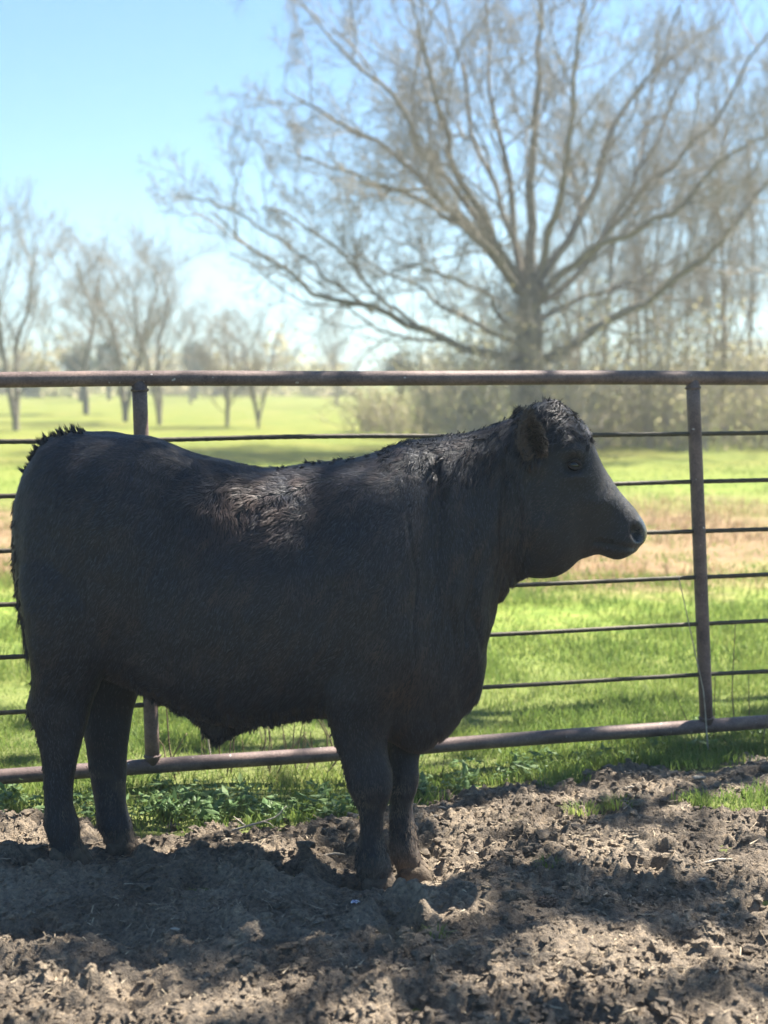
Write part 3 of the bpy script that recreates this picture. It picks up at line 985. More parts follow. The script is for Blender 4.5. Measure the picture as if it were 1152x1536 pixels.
surface_tufts('sheath_tuft', (px > 300) & (px < 345) & (no[:, 2] < -0.2) & (py > 1085) & (ctr < 0.06), 40, lambda n_: V3(-0.15, 0, -1), 0.030, 30, 0.010, tintv=0.3)
surface_tufts('thigh_fringe', (px < 75) & (no[:, 0] < -0.85) & (py > 740) & (py < 1120), 300, lambda n_: V3(-0.05, 0, -0.9) + n_ * 0.45, 0.022, 26, 0.010, tintv=0.3)
surface_tufts('leg_feather', (py > 1050) & (py < 1270) & (no[:, 0] < -0.8), 220, lambda n_: V3(-0.05, 0, -0.9) + n_ * 0.4, 0.015, 22, 0.008, tintv=0.3)
surface_tufts('fetlock_hair', (py > 1235) & (py < 1290) & (np.abs(no[:, 2]) < 0.7), 420, lambda n_: V3(0.05, 0, -0.9) + n_ * 0.3, 0.020, 16, 0.010, tintv=0.6, dirtv=0.42)
# topknot on the poll
R, Dv, Ls = [], [], []
for _ in range(190):
    s = RNG.random()
    a_ = np.interp(s, [0, .35, 1], [814, 830, 876]); b_ = np.interp(s, [0, .35, 1], [612, 610, 645])
    yo = RNG.normal(0, 0.045)
    R.append(at(a_, b_, YH) + np.array([RNG.normal(0, .008), yo, -abs(yo) * 0.35 - 0.006]))
    d = np.array([0.22 * s + 0.05 + RNG.normal(0, .28), -0.3 + RNG.normal(0, .45), 0.1 - 0.6 * s + RNG.normal(0, .35)])
    Dv.append(d / np.linalg.norm(d)); Ls.append(RNG.uniform(0.022, 0.05) * (1.1 - 0.5 * s))
tk = link('topknot', tufts('topknot', R, Dv, Ls, 55, 0.014, 0.0009, 0.5, 0.12), M_FUR, bull)
tag(tk, kind='stuff')
# brow wisps coloured pale to paint the sunlit patch there
br_sel = (np.hypot((px - 856) / 22, (py - 664) / 8) < 1) & (np.abs(co[:, 1] - YH) > 0.06)
surface_tufts('lit_brow_hair', br_sel, 40, lambda n_: V3(0.3, 0, -0.5) + n_ * 0.4, 0.012, 10, 0.006, tintv=0.4, dirtv=0.3)
# tail switch
R, Dv, Ls = [], [], []
for _ in range(46):
    s = RNG.random()
    R.append(at(np.interp(s, [0, 1], [36, 46]) + RNG.normal(0, 3), np.interp(s, [0, 1], [890, 960]), 4.14) + RNG.normal(0, 0.008, 3))
    d = np.array([0.02 + RNG.normal(0, .12), RNG.normal(0, .12), -1])
    Dv.append(d); Ls.append(RNG.uniform(0.05, 0.13))
sw = link('tail_switch', tufts('tail_switch', R, Dv, Ls, 45, 0.016, 0.0007, 0.1, 0.35), M_FUR, bull)
tag(sw, kind='stuff')

# ---- ears: cupped leaves with real thickness
def make_ear(name, base, tip, across, facing):
    nu, nv = 16, 15
    base, tip, across, facing = map(np.asarray, (base, tip, across, facing))
    ax = tip - base
    V = []
    for layer in (0, 1):
        for a in range(nu):
            u = a / (nu - 1)
            w = 0.038 * (math.sin(math.pi * min(1, 0.16 + u * 0.86)) ** 0.6) * (1 - 0.15 * u)
            if u > 0.97: w *= 0.6
            for b in range(nv):
                v = b / (nv - 1) * 2 - 1
                cup = 0.046 * (v * v) * (1.1 - 0.6 * u) - 0.012 * math.sin(math.pi * u)
                p = base + ax * u + across * (w * math.sin(v * 1.35) / math.sin(1.35)) + facing * cup
                p = p - facing * (0.011 * (1 - 0.5 * v * v)) * layer
                V.append(p)
    F = []
    for layer in (0, 1):
        o = layer * nu * nv
        for a in range(nu - 1):
            for b in range(nv - 1):
                q = [o + a * nv + b, o + a * nv + b + 1, o + (a + 1) * nv + b + 1, o + (a + 1) * nv + b]
                F.append(q if layer == 0 else q[::-1])
    rim = [a * nv for a in range(nu)] + [(nu - 1) * nv + b for b in range(1, nv)] + [a * nv + nv - 1 for a in range(nu - 2, -1, -1)] + [b for b in range(nv - 2, 0, -1)]
    for a in range(len(rim)):
        i0, i1 = rim[a], rim[(a + 1) % len(rim)]
        F.append([i0, i0 + nu * nv, i1 + nu * nv, i1])
    me = mesh_from(name, np.array(V), [np.array(F)])
    return me

eb, en_ = hit(797, 690)
def ear_pair():
    for s in (1, -1):
        base = eb + np.array([0, 0.012, 0.0]); tip = at(791, 622, 3.94)
        across = np.array([0.96, 0.25, 0.05]); facing = np.array([0.28, -0.93, 0.22])
        if s < 0:
            base, tip = mirror(base), mirror(tip)
            across = across * np.array([1, -1, 1]); facing = facing * np.array([1, -1, 1])
        across = across / np.linalg.norm(across); facing = facing / np.linalg.norm(facing)
        me = make_ear('ear', base, tip, across, facing)
        ear = link('ear', me, M_INEAR, bull)
        ce, ne = mesh_arrays(me)
        ax = (tip - base); ln = np.linalg.norm(ax); axn = ax / ln
        R, Dv, Ls = [], [], []
        for k in range(len(ce)):
            u = (ce[k] - base) @ axn / ln
            v = (ce[k] - base) @ across
            front = k < len(ce) // 2
            rimw = abs(v) / 0.034
            if front and rimw < 0.3 and u < 0.75:
                continue
            for _ in range(4 if not front else 5):
                R.append(ce[k] + RNG.normal(0, 0.003, 3))
                if front:
                    d = axn * 0.35 - across * np.sign(v) * 0.5 + facing * 0.4 + RNG.normal(0, .2, 3)
                else:
                    d = axn * 0.8 - facing * 0.3 + RNG.normal(0, .2, 3)
                Dv.append(d / np.linalg.norm(d)); Ls.append(RNG.uniform(0.010, 0.024))
        h = link('ear_hair', tufts('ear_hair', R, Dv, Ls, 4, 0.006, 0.0007, 0.2, 0.6, 0.26), M_FUR, None)  # pale hair colour stands in for light on the ear rim
        h.parent = ear
        tag(h, kind='stuff')
ear_pair()

# ---- eyes with lids
def eye_part(s):
    e = EYE_P.copy(); n_ = EYE_N.copy()
    if s < 0:
        e = mirror(e); n_[1] *= -1
    c = e - n_ * 0.0165
    bm = bmesh.new()
    bmesh.ops.create_uvsphere(bm, u_segments=24, v_segments=16, radius=0.019)
    bmesh.ops.translate(bm, verts=bm.verts, vec=Vector(c))
    me = bpy.data.meshes.new('eye'); bm.to_mesh(me); bm.free()
    me.polygons.foreach_set('use_smooth', np.ones(len(me.polygons), bool))
    eye = link('eye', me, M_EYE, bull)
    # lids: thick almond bands over the ball
    u = np.array([0.95, 0, -0.25]); u -= n_ * (u @ n_); u /= np.linalg.norm(u)
    w = np.cross(n_, u); w *= np.sign(w[2])
    for up in (1, -1):
        pts = []
        for t in np.linspace(-1, 1, 15):
            h = (0.0125 if up > 0 else -0.010) * math.cos(t * math.pi / 2) ** 0.9
            x_ = 0.021 * t
            dpt = math.sqrt(max(0.0215 ** 2 - x_ * x_ * 0.8 - h * h, 1e-6))
            pts.append(c + u * x_ + w * h + n_ * dpt)
        rad = 0.0038 * (1 - 0.45 * np.linspace(-1, 1, 15) ** 2)
        lid = link('eyelid', tube_mesh('eyelid', [(np.array(pts), rad)], 8), M_INEAR, None)
        lid.parent = eye
for s in (1, -1):
    eye_part(s)

# ---- hooves: two claws each, half buried
for k, f in FOOT.items():
    bm = bmesh.new()
    for s in (-1, 1):
        secs = []
        for (dz, fx_, bxk, w) in ((-0.03, .072, -.052, .028), (0.0, .068, -.052, .028), (0.02, .056, -.050, .027), (0.04, .042, -.045, .024), (0.052, .030, -.040, .020), (0.058, .02, -.03, .012)):
            c0 = f + np.array([0.004, s * 0.029, dz])
            secs.append((c0 + np.array([fx_, -s * 0.006, 0]), c0 + np.array([bxk, 0, 0]), (0, w, 0), 2.6, -.15))
        loft_bm(bm, secs)
    me = bpy.data.meshes.new('hoof'); bm.to_mesh(me); bm.free()
    me.polygons.foreach_set('use_smooth', np.ones(len(me.polygons), bool))
    link('hoof', me, M_HOOF, bull)

# ------------------------------------------------------------------ bare trees
def norm(v):
    return v / (np.linalg.norm(v) + 1e-9)

def resample(P, n):
    P = np.asarray(P, float)
    s = np.r_[0, np.cumsum(np.linalg.norm(np.diff(P, axis=0), axis=1))]
    u = np.linspace(0, s[-1], n)
    return np.stack([np.interp(u, s, P[:, k]) for k in range(3)], 1)

class Tree:
    def __init__(self, seed, up=0.12, wig=0.22, ang=(0.45, 1.0)):
        self.r = np.random.default_rng(seed)
        self.limbs, self.twigs = [], []
        self.up, self.wig, self.ang = up, wig, ang
    def path(self, p, d, L, n):
        pts = [p]
        d = norm(d)
        for _ in range(n - 1):
            d = norm(d + self.r.normal(0, self.wig, 3) + np.array([0, 0, self.up]))
            pts.append(pts[-1] + d * L / (n - 1))
        return np.array(pts)
    def branch(self, P, r0, r1, level, counts, ratios, start=0.2):
        """store polyline P and grow children from it"""
        n = len(P)
        rad = np.linspace(r0, r1, n)
        (self.limbs if r0 > self.thick else self.twigs).append((P, rad))
        if level >= len(counts):
            return
        seg = np.linalg.norm(np.diff(P, axis=0), axis=1).sum()
        c = counts[level]
        m = max(1, int(round(c * self.r.uniform(0.75, 1.25))))
        for q in range(m):
            t = start + (1 - start) * (q + self.r.random()) / m
            f = t * (n - 1); a = min(int(f), n - 2); w = f - a
            p = P[a] * (1 - w) + P[a + 1] * w
            d = norm(P[a + 1] - P[a])
            side_ = norm(np.cross(d, self.r.normal(0, 1, 3)))
            an = self.r.uniform(*self.ang)
            d2 = d * math.cos(an) + side_ * math.sin(an)
            L = seg * ratios[level] * self.r.uniform(0.6, 1.25) * (1.15 - 0.55 * t)
            rr = min(rad[a] * 0.7, max(self.tipr * 1.2, L * 0.0092))
            nn = 6 if level < 2 else (4 if level < 3 else 2)
            self.branch(self.path(p, d2, L, nn), rr, max(self.tipr * 0.6, rr * 0.35), level + 1, counts, ratios, 0.15)
    thick = 0.03
    tipr = 0.006
    def meshes(self, name):
        V, Q, T = tubes(self.limbs, 8)
        a = mesh_from(name + '_trunk', V, [Q])
        V, Q, T = tubes(self.twigs, 3)
        b = mesh_from(name + '_crown', V, [Q])
        return a, b

def tree_thing(name, loc, trunk_me, crown_me, label, group=None, rot=0.0, sc=1.0, scz=None):
    t = empty(name, loc)
    t.rotation_euler = (0, 0, rot)
    t.scale = (sc, sc, scz or sc)
    tag(t, label, 'tree', group)
    link('trunk', trunk_me, M_BARK, t)
    link('crown', crown_me, M_TWIG, t)
    return t

# the big spreading tree: limbs follow the photograph, spread in depth
BT = 28.0
bt_base = at(797, 652, BT); bt_base[2] = -0.12
T = Tree(5, up=0.06, wig=0.20)
T.thick = 0.03
T.tipr = 0.0055
def traced(pts, dep):
    out = []
    for (a_, b_), dd_ in zip(pts, np.linspace(0, 1, len(pts))):
        out.append(at(a_, b_, BT + dep * dd_) - bt_base)
    P = resample(np.array(out), 18)
    t = np.linspace(0, 1, 18)
    sd = int(abs(pts[-1][0]) + 10 * abs(dep))
    for k in range(3):
        P[:, k] += 0.16 * np.sqrt(t) * noise2(t * 5.0, t * 0 + k, sd) + 0.07 * noise2(t * 11.0, t * 0 + k, sd + 1) * (t > 0)
    return P
trunk = np.array([np.zeros(3) - np.array([0, 0, .3]), at(797, 600, BT) - bt_base, at(796, 540, BT) - bt_base, at(794, 470, BT) - bt_base, at(795, 415, BT) - bt_base])
trunk_r = np.array([0.42, 0.29, 0.26, 0.26, 0.19])
T.branch(resample(trunk, 9), 0.05, 0.04, 0, [46, 8, 6, 3], [0.34, 0.5, 0.52, 0.6], 0.3)      # sprouts round the bole
T.limbs[0] = (resample(trunk, 9), np.interp(np.linspace(0, 1, 9), np.linspace(0, 1, 5), trunk_r))
LIMBS = [
    ([(795, 430), (797, 340), (800, 240), (808, 140), (800, 40), (790, -70)], 0.5, 0.21),
    ([(785, 430), (735, 350), (690, 260), (655, 170), (625, 80), (600, -20)], -1.5, 0.19),
    ([(780, 440), (715, 350), (640, 285), (560, 215), (480, 165), (425, 125)], 1.5, 0.19),
    ([(805, 430), (855, 350), (890, 280), (925, 190), (985, 90), (1020, 10)], 1.8, 0.18),
    ([(808, 445), (870, 395), (950, 345), (1030, 285), (1110, 225), (1180, 190)], -2.0, 0.17),
    ([(815, 540), (900, 500), (975, 455), (1050, 390), (1130, 305), (1230, 215)], -1.0, 0.20),
    ([(785, 545), (700, 528), (620, 495), (540, 465), (470, 432), (390, 385), (300, 330)], -1.2, 0.17),
    ([(790, 440), (770, 350), (765, 250), (740, 150), (735, 40), (720, -60)], 3.0, 0.15),
    ([(800, 430), (830, 330), (850, 230), (868, 120), (885, 10), (900, -90)], -3.0, 0.16),
    ([(790, 450), (740, 390), (700, 350), (640, 295), (590, 270), (520, 265)], -3.5, 0.12),
    ([(800, 460), (850, 430), (900, 360), (960, 250), (1010, 170), (1060, 60)], 3.5, 0.14),
    ([(795, 460), (780, 400), (745, 300), (700, 200), (690, 90), (660, -30)], 4.0, 0.13),
    ([(790, 520), (740, 500), (690, 470), (640, 440), (570, 400), (500, 370)], 3.0, 0.11),
    ([(805, 480), (840, 460), (890, 440), (960, 420), (1020, 380), (1100, 350)], 4.0, 0.11),
    ([(785, 430), (700, 310), (620, 210), (560, 120), (500, 60), (450, 10)], -0.5, 0.15),
    ([(640, 500), (570, 450), (500, 380), (450, 340), (410, 320), (380, 310)], -1.6, 0.08),
    ([(560, 470), (500, 420), (430, 370), (380, 340), (320, 310), (280, 300)], 0.5, 0.07),
    ([(700, 340), (610, 290), (520, 260), (470, 240), (440, 230), (415, 225)], 2.4, 0.10),
    ([(790, 500), (750, 470), (720, 440), (690, 420), (650, 400), (600, 390)], -2.6, 0.09),
    ([(880, 390), (960, 300), (1040, 200), (1100, 130), (1150, 60), (1190, 0)], 1.0, 0.13),
]
for pts, dep, r0 in LIMBS:
    low = pts[-1][0] < 480 and pts[-1][1] > 200
    T.branch(traced(pts, dep), r0 * 0.56, 0.016, 0, [9, 7, 6, 3] if low else [12, 8, 6, 4], [0.42, 0.5, 0.52, 0.6], 0.15)
tr_me, cr_me = T.meshes('big_tree')
tree_thing('bare_tree', tuple(bt_base), tr_me, cr_me, 'large bare tree with wide spreading limbs, tallest in the picture, behind the fence')

# templates for the other bare trees, unit height 8 m
def template(seed, lean=0.0, forks=2, spread=0.5, counts=(14, 8, 7, 4), start=0.16, tr=0.12, H=8.0, tipr=0.0048):
    T = Tree(seed, up=0.16, wig=0.16, ang=(0.4, 1.05))
    T.thick = 0.03; T.tipr = tipr
    r = T.r
    for f in range(forks):
        a = 2 * math.pi * f / forks + r.uniform(0, 1)
        P = [np.array([0, 0, -0.3]), np.array([0, 0, H * 0.05])]
        top = np.array([math.cos(a) * spread * H * 0.22 + lean * H * 0.2, math.sin(a) * spread * H * 0.22, H * r.uniform(0.9, 1.0)])
        split = H * (0.12 if forks > 1 else 0.3)
        P.append(np.array([math.cos(a) * 0.1, math.sin(a) * 0.1, split]))
        for s in (0.4, 0.6, 0.8, 1.0):
            P.append(np.array([top[0] * s + r.normal(0, .16), top[1] * s + r.normal(0, .16), split + (top[2] - split) * s]))
        T.branch(resample(np.array(P), 12), tr, 0.02, 0, list(counts), [0.46, 0.5, 0.5, 0.55], start)
    return T.meshes('template%d' % seed)
TA = template(21, 0.2, 2, 0.6)
TB = template(22, -0.1, 2, 0.8)
TC = template(23, 0.1, 1, 0.3, (22, 7, 6, 4), 0.2, 0.12)
TE = template(25, -0.25, 3, 0.9, (11, 8, 6, 3), 0.18, 0.10)
TF = template(26, 0.3, 2, 0.5, (13, 8, 5, 3), 0.22, 0.11)
TD = template(24, 0.0, 1, 0.3, (18, 7, 6, 4), 0.3, 0.09, 8.0)

def place_tree(px_base, D, py_top, tmpl, label, group, rot, wide=1.0):
    b = at(px_base, HORIZON, D); h = at(px_base, py_top, D)[2] + 0.1
    s = h / 8.0
    tree_thing('bare_tree', (b[0], D, -0.1), tmpl[0], tmpl[1], label, group, rot, s * wide, s)
G1 = 'bare trees across the field on the left'
place_tree(22, 37, 345, TA, 'bare tree at the far left edge, tallest of the left group', G1, 0.4, 1.15)
place_tree(128, 52, 385, TC, 'slim bare tree just right of the tallest left tree', G1, 1.4, 1.6)
place_tree(187, 44, 385, TB, 'bare tree in the middle of the left group', G1, 2.2, 1.3)
place_tree(238, 41, 390, TF, 'forked bare tree rising above the left fence post', G1, 3.6, 1.2)
place_tree(-60, 46, 380, TE, 'bare tree cut by the left edge of the picture', G1, 5.1, 1.3)
place_tree(340, 40, 485, TB, 'low bare tree with brownish crown above the bull\'s back', G1, 0.9, 1.4)
place_tree(387, 39, 478, TE, 'low bare tree right of the brownish one, left of the big tree', G1, 4.4, 1.3)
place_tree(505, 64, 480, TC, 'small faint bare tree far off above the bull\'s withers', G1, 2.9, 1.3)
place_tree(285, 70, 470, TC, 'faint far bare tree between the forked tree and the low trees', G1, 5.0, 1.3)
G2 = 'bare trees in the wood on the right'
RT = [(905, 36, 210, TC, 'bare tree directly behind the big tree\'s right limbs', 0.5, 0.6), (968, 33, 215, TA, 'leaning bare tree between the big tree and the right post', 2.0, 0.5),
      (1030, 38, 190, TD, 'slender bare tree left of the right fence post', 1.1, 0.6), (1088, 32, 135, TC, 'straight tall bare tree above the right fence post', 3.0, 0.6),
      (1125, 37, 175, TD, 'slender bare tree right of the straight tall one', 4.0, 0.65), (1160, 31, 150, TC, 'bare tree on the right edge of the picture', 5.5, 0.65),
      (1060, 46, 300, TF, 'low bushy bare tree deep in the right wood', 0.2, 0.8), (860, 46, 300, TB, 'bushy bare tree farther off behind the big trunk', 3.3, 0.9),
      (1000, 41, 250, TF, 'thin forked bare tree deep between the leaning and slender trees', 2.7, 0.6), 
      (940, 50, 280, TD, 'faint slender bare tree behind the leaning one', 5.9, 0.9),
      (1230, 34, 130, TA, 'bare tree just outside the right edge', 1.7, 0.6)]
for (pxb, D, pyt, tm, lab, rot, wd) in RT:
    place_tree(pxb, D, pyt, tm, lab, G2, rot, wd)

# ------------------------------------------------------------------ leaves, brush, treelines
def leaf_quads(C, size, rng, flat=0.0):
    """diamond leaves folded along the rib, centred on C"""
    n = len(C)
    a = rng.normal(0, 1, (n, 3)); a[:, 2] *= (1 - flat); a /= np.linalg.norm(a, axis=1, keepdims=True)
    b = np.cross(a, rng.normal(0, 1, (n, 3)) * (1 - flat) + np.array([0, 0, flat * 3])); b /= np.linalg.norm(b, axis=1, keepdims=True)
    nn = np.cross(a, b)
    s = (size * rng.uniform(0.6, 1.3, n))[:, None]
    V = np.stack([C - a * s, C + b * s * 0.42 + nn * s * 0.12, C + a * s, C - b * s * 0.42 + nn * s * 0.12], 1).reshape(-1, 3)
    o = np.arange(n)[:, None] * 4
    return V, np.concatenate([o + np.array([[0, 1, 2]]), o + np.array([[0, 2, 3]])])

def brush_mesh(name, centres, rad, hgt, nstem, nleaf, leaf, seed, tipr=0.006):
    """many thin upright stems and small leaves round the given centres: V/F for stems and leaves"""
    r = np.random.default_rng(seed)
    polys, L = [], []
    for (cx, cy), R, H in zip(centres, rad, hgt):
        for _ in range(nstem):
            p = np.array([cx + r.normal(0, R * 0.4), cy + r.normal(0, R * 0.4), -0.1])
            d = norm(np.array([r.normal(0, .3), r.normal(0, .3), 1]))
            pts = [p]
            l = H * r.uniform(0.5, 1.0)
            for s in range(4):
                d = norm(d + r.normal(0, .2, 3)); pts.append(pts[-1] + d * l / 4)
            polys.append((np.array(pts), np.linspace(0.014, tipr, 5)))
            for _t in range(7):
                a_ = r.integers(1, 5); q = pts[a_]
                dd_ = norm(np.array([r.normal(0, .8), r.normal(0, .8), r.uniform(-.2, 1)]))
                m1 = q + dd_ * l * r.uniform(.08, .18)
                m2 = m1 + norm(dd_ + r.normal(0, .4, 3)) * l * r.uniform(.08, .18)
                polys.append((np.array([q, m1, m2]), np.array([tipr, tipr * .8, tipr * .5])))
                k = max(1, nleaf // 7)
                L.append(m1[None] + r.normal(0, 0.16 * max(R, .5), (k, 3)))
    V, Q, _ = tubes(polys, 3)
    C = np.concatenate(L); C[:, 2] = np.maximum(C[:, 2], 0.0)
    V2, F2 = leaf_quads(C, leaf, r)
    me = mesh_from(name, np.concatenate([V, V2]), [Q, F2 + len(V)], False)
    me.materials.append(M_BRUSHTWIG); me.materials.append(M_BRUSHLEAF)
    mi = np.zeros(len(me.polygons), np.int32); mi[len(Q):] = 1
    me.polygons.foreach_set('material_index', mi)
    return me
r_ = np.random.default_rng(77)
# understorey of the wood on the right
cs, rd, hg = [], [], []
for _ in range(46):
    D = r_.uniform(27.5, 34)
    pxb = r_.uniform(815, 1330)
    b = at(pxb, HORIZON, D)
    cs.append((b[0], D)); rd.append(r_.uniform(.6, 1.1)); hg.append(r_.uniform(1.4, 3.1) * (0.75 + 0.4 * (pxb > 960)))
o = link('undergrowth', brush_mesh('undergrowth', cs, rd, hg, 11, 21, 0.06, 5))
tag(o, 'tangled grey-green undergrowth along the edge of the right wood', 'undergrowth', kind='stuff')
# shrubs left of the big trunk
for q, (pxb, D, H, lab) in enumerate(((575, 36, 1.5, 'low grey-green shrub farthest left of the big trunk'), (640, 33, 2.2, 'rounded grey-green shrub left of the big trunk'), (715, 29, 3.6, 'dense twiggy shrub touching the left side of the big trunk'), (855, 28.6, 3.2, 'dense twiggy shrub on the right side of the big trunk'), (785, 26.6, 3.3, 'thin twiggy shrub right in front of the big trunk'))):
    b = at(pxb, HORIZON, D)
    cs = [(r_.normal(0, .5), r_.normal(0, .5)) for _ in range(5)]
    e = empty('shrub', (b[0], D, -0.08))
    tag(e, lab, 'shrub', 'shrubs round the big tree')
    link('foliage', brush_mesh('shrub', cs, [0.9] * 5, [H] * 5, 16, 14, 0.05, 40 + q), None, e)
# far treeline: a wood that reads as one mass
cs, rd, hg = [], [], []
for _ in range(75):
    D = r_.uniform(88, 120)
    cs.append((r_.uniform(-60, 42), D)); rd.append(r_.uniform(1.8, 3.6)); hg.append(r_.uniform(1.8, 4.6))
o = link('far_treeline', brush_mesh('far_treeline', cs, rd, hg, 7, 42, 0.30, 6, 0.024))
tag(o, 'pale grey far treeline along the horizon', 'treeline', kind='stuff')
# small dark evergreens standing against the far treeline
for q, (pxb, D, pyt, lab) in enumerate(((120, 75, 512, 'dark round evergreen between the left bare trees'), (163, 80, 500, 'small dark evergreen right of the round one'), (292, 82, 506, 'dark evergreen between the forked tree and the low trees'), (600, 78, 525, 'dark evergreen left of the shrubs by the big trunk'))):
    b = at(pxb, HORIZON, D); H = at(pxb, pyt, D)[2]
    e = empty('evergreen_tree', (b[0], D, -0.1))
    tag(e, lab, 'tree', 'evergreens in the distance')
    link('trunk', tube_mesh('evergreen_trunk', [(np.array([[0, 0, -.2], [0.03, 0, H * .4], [0, .02, H * .9]]), np.array([.14, .1, .03]))], 7), M_BARK, e)
    C = r_.normal(0, 1, (1500, 3)); C /= np.linalg.norm(C, axis=1, keepdims=True)
    C *= (0.55 + 0.45 * r_.random(1500))[:, None]
    C *= (1 + 0.35 * noise3(C * 2.5, q))[:, None]
    C = C * np.array([.9, .9, H * .33]) + np.array([0, 0, H * .66])
    V, F = leaf_quads(C, 0.10, r_)
    link('crown', mesh_from('evergreen_crown', V, [F], False), M_CEDARLEAF, e)

# ------------------------------------------------------------------ shade tree (stands out of frame, up-sun, and dapples the pen)
SX, SY = SUN_DIR[0] / SUN_DIR[2], SUN_DIR[1] / SUN_DIR[2]
def shadow_pt(P):
    return np.array([P[0] - P[2] * SX, P[1] - P[2] * SY])
shade_base = np.array([6.4, 8.8, -0.1])
sr = np.random.default_rng(99)
NLEAF = 100000
zz = sr.uniform(5.9, 7.9, NLEAF)
gx_ = sr.uniform(-2.7, 2.7, NLEAF); gy_ = sr.uniform(2.2, 6.9, NLEAF)
dens = fbm2(gx_ * 3.6, gy_ * 6.0, 3, 205, 0.6)
dens = dens + 0.22 * sstep(0.0, 0.25, gx_) * sstep(3.50, 3.58, gy_) * (1 - sstep(3.84, 3.96, gy_)) + 0.22 * sstep(3.36, 3.26, gy_)
keep = dens > 0.30 + 0.09 * sstep(4.6, 5.0, gy_) + 0.5 * sstep(5.7, 6.8, gy_) + 0.2 * sstep(2.9, 2.3, gy_)
def fleck(P, r, part=1.0):
    """open a gap in the crown that lets the sun reach P"""
    global keep
    g = shadow_pt(P)
    d = np.hypot(gx_ - g[0], gy_ - g[1]) + 0.06 * noise2(gx_ * 9, gy_ * 9, 3)
    keep &= ~((d < r) & (sr.random(NLEAF) < part))
GROUND_FLECKS = [(at(860, 558, 5.25), .10), (at(930, 556, 5.3), .12), (at(1010, 556, 5.37), .12), (at(1090, 556, 5.42), .10),
                 (on_ground(330, 1268), .17), (on_ground(430, 1272), .13), (on_ground(20, 1290), .12), (on_ground(130, 1385), .15), (on_ground(40, 1385), .12),
                 (on_ground(720, 1225), .16), (on_ground(820, 1225), .14), (on_ground(1010, 1290), .20), (on_ground(1110, 1300), .16), (on_ground(900, 1290), .13), (on_ground(1120, 1220), .16),
                 (on_ground(560, 1435), .11), (on_ground(450, 1445), .11), (on_ground(640, 1425), .09), (on_ground(200, 1460), .12), (on_ground(60, 1500), .10), (on_ground(900, 1470), .10), (on_ground(350, 1510), .10), (on_ground(680, 1260), .12), (on_ground(540, 1230), .10), (on_ground(1120, 1440), .1)]
for P_, r0 in GROUND_FLECKS:
    fleck(P_, r0)
# the bull itself stands in full shade but for a few flecks
bull_zone = (gx_ > -1.9) & (gx_ < 0.35) & (gy_ > 3.22) & (gy_ < 3.98)
keep |= bull_zone
BULL_FLECKS = [(at(400, 740, 3.93), .06), (at(450, 712, 3.97), .05), (at(842, 625, 4.05), .085), (at(915, 765, 4.05), .12), (at(945, 785, 4.05), .08), (at(876, 655, 4.02), .06),
               (at(112, 1262, 4.06), .08), (at(588, 1270, 3.94), .07)]
for P_, r0 in BULL_FLECKS:
    fleck(P_, r0)
for P_, r0 in ((at(335, 770, 3.9), .10), (at(395, 750, 3.92), .12), (at(530, 715, 4.0), .06), (at(640, 690, 4.0), .08), (at(700, 680, 4.02), .07)):
    fleck(P_, r0, 0.72)
C = np.stack([gx_ + zz * SX, gy_ + zz * SY, zz], 1)[keep]
C = C[sr.random(len(C)) < 0.75]
V, F = leaf_quads(C - shade_base, 0.040, sr, 0.35)
st_ = empty('evergreen_tree', tuple(shade_base))
tag(st_, 'leafy evergreen oak whose crown overhangs the pen and dapples it with shade', 'tree')
link('crown', mesh_from('shade_crown', V, [F], False), M_OAKLEAF, st_)
polys = [(resample(np.array([[0, 0, -.3], [-.1, 0, 1.2], [-.25, -.05, 2.8], [-.5, -.1, 5.2]]), 9), np.linspace(.42, .27, 9))]
for _ in range(10):
    tgt = C[sr.integers(len(C))] - shade_base
    a0 = np.array([-.4, -.1, sr.uniform(3.8, 5.2)])
    mid = a0 * 0.5 + tgt * 0.5 + np.array([0, 0, sr.uniform(.5, 1.0)])
    Pm = resample(np.array([a0, a0 * .75 + mid * .25 + np.array([0, 0, .3]), mid, tgt]), 10)
    polys.append((Pm, np.linspace(.075, .010, 10)))
    for _s in range(5):
        q = Pm[sr.integers(4, 9)]
        t2 = q + sr.normal(0, .6, 3) * np.array([1, 1, .4])
        t2[2] = max(t2[2], 5.7)
        polys.append((resample(np.array([q, (q + t2) / 2 + sr.normal(0, .08, 3), t2]), 10), np.linspace(.025, .006, 10)))
V, Q, T = tubes(polys, 8)
link('trunk', mesh_from('shade_trunk', V, [Q]), M_BARK, st_)

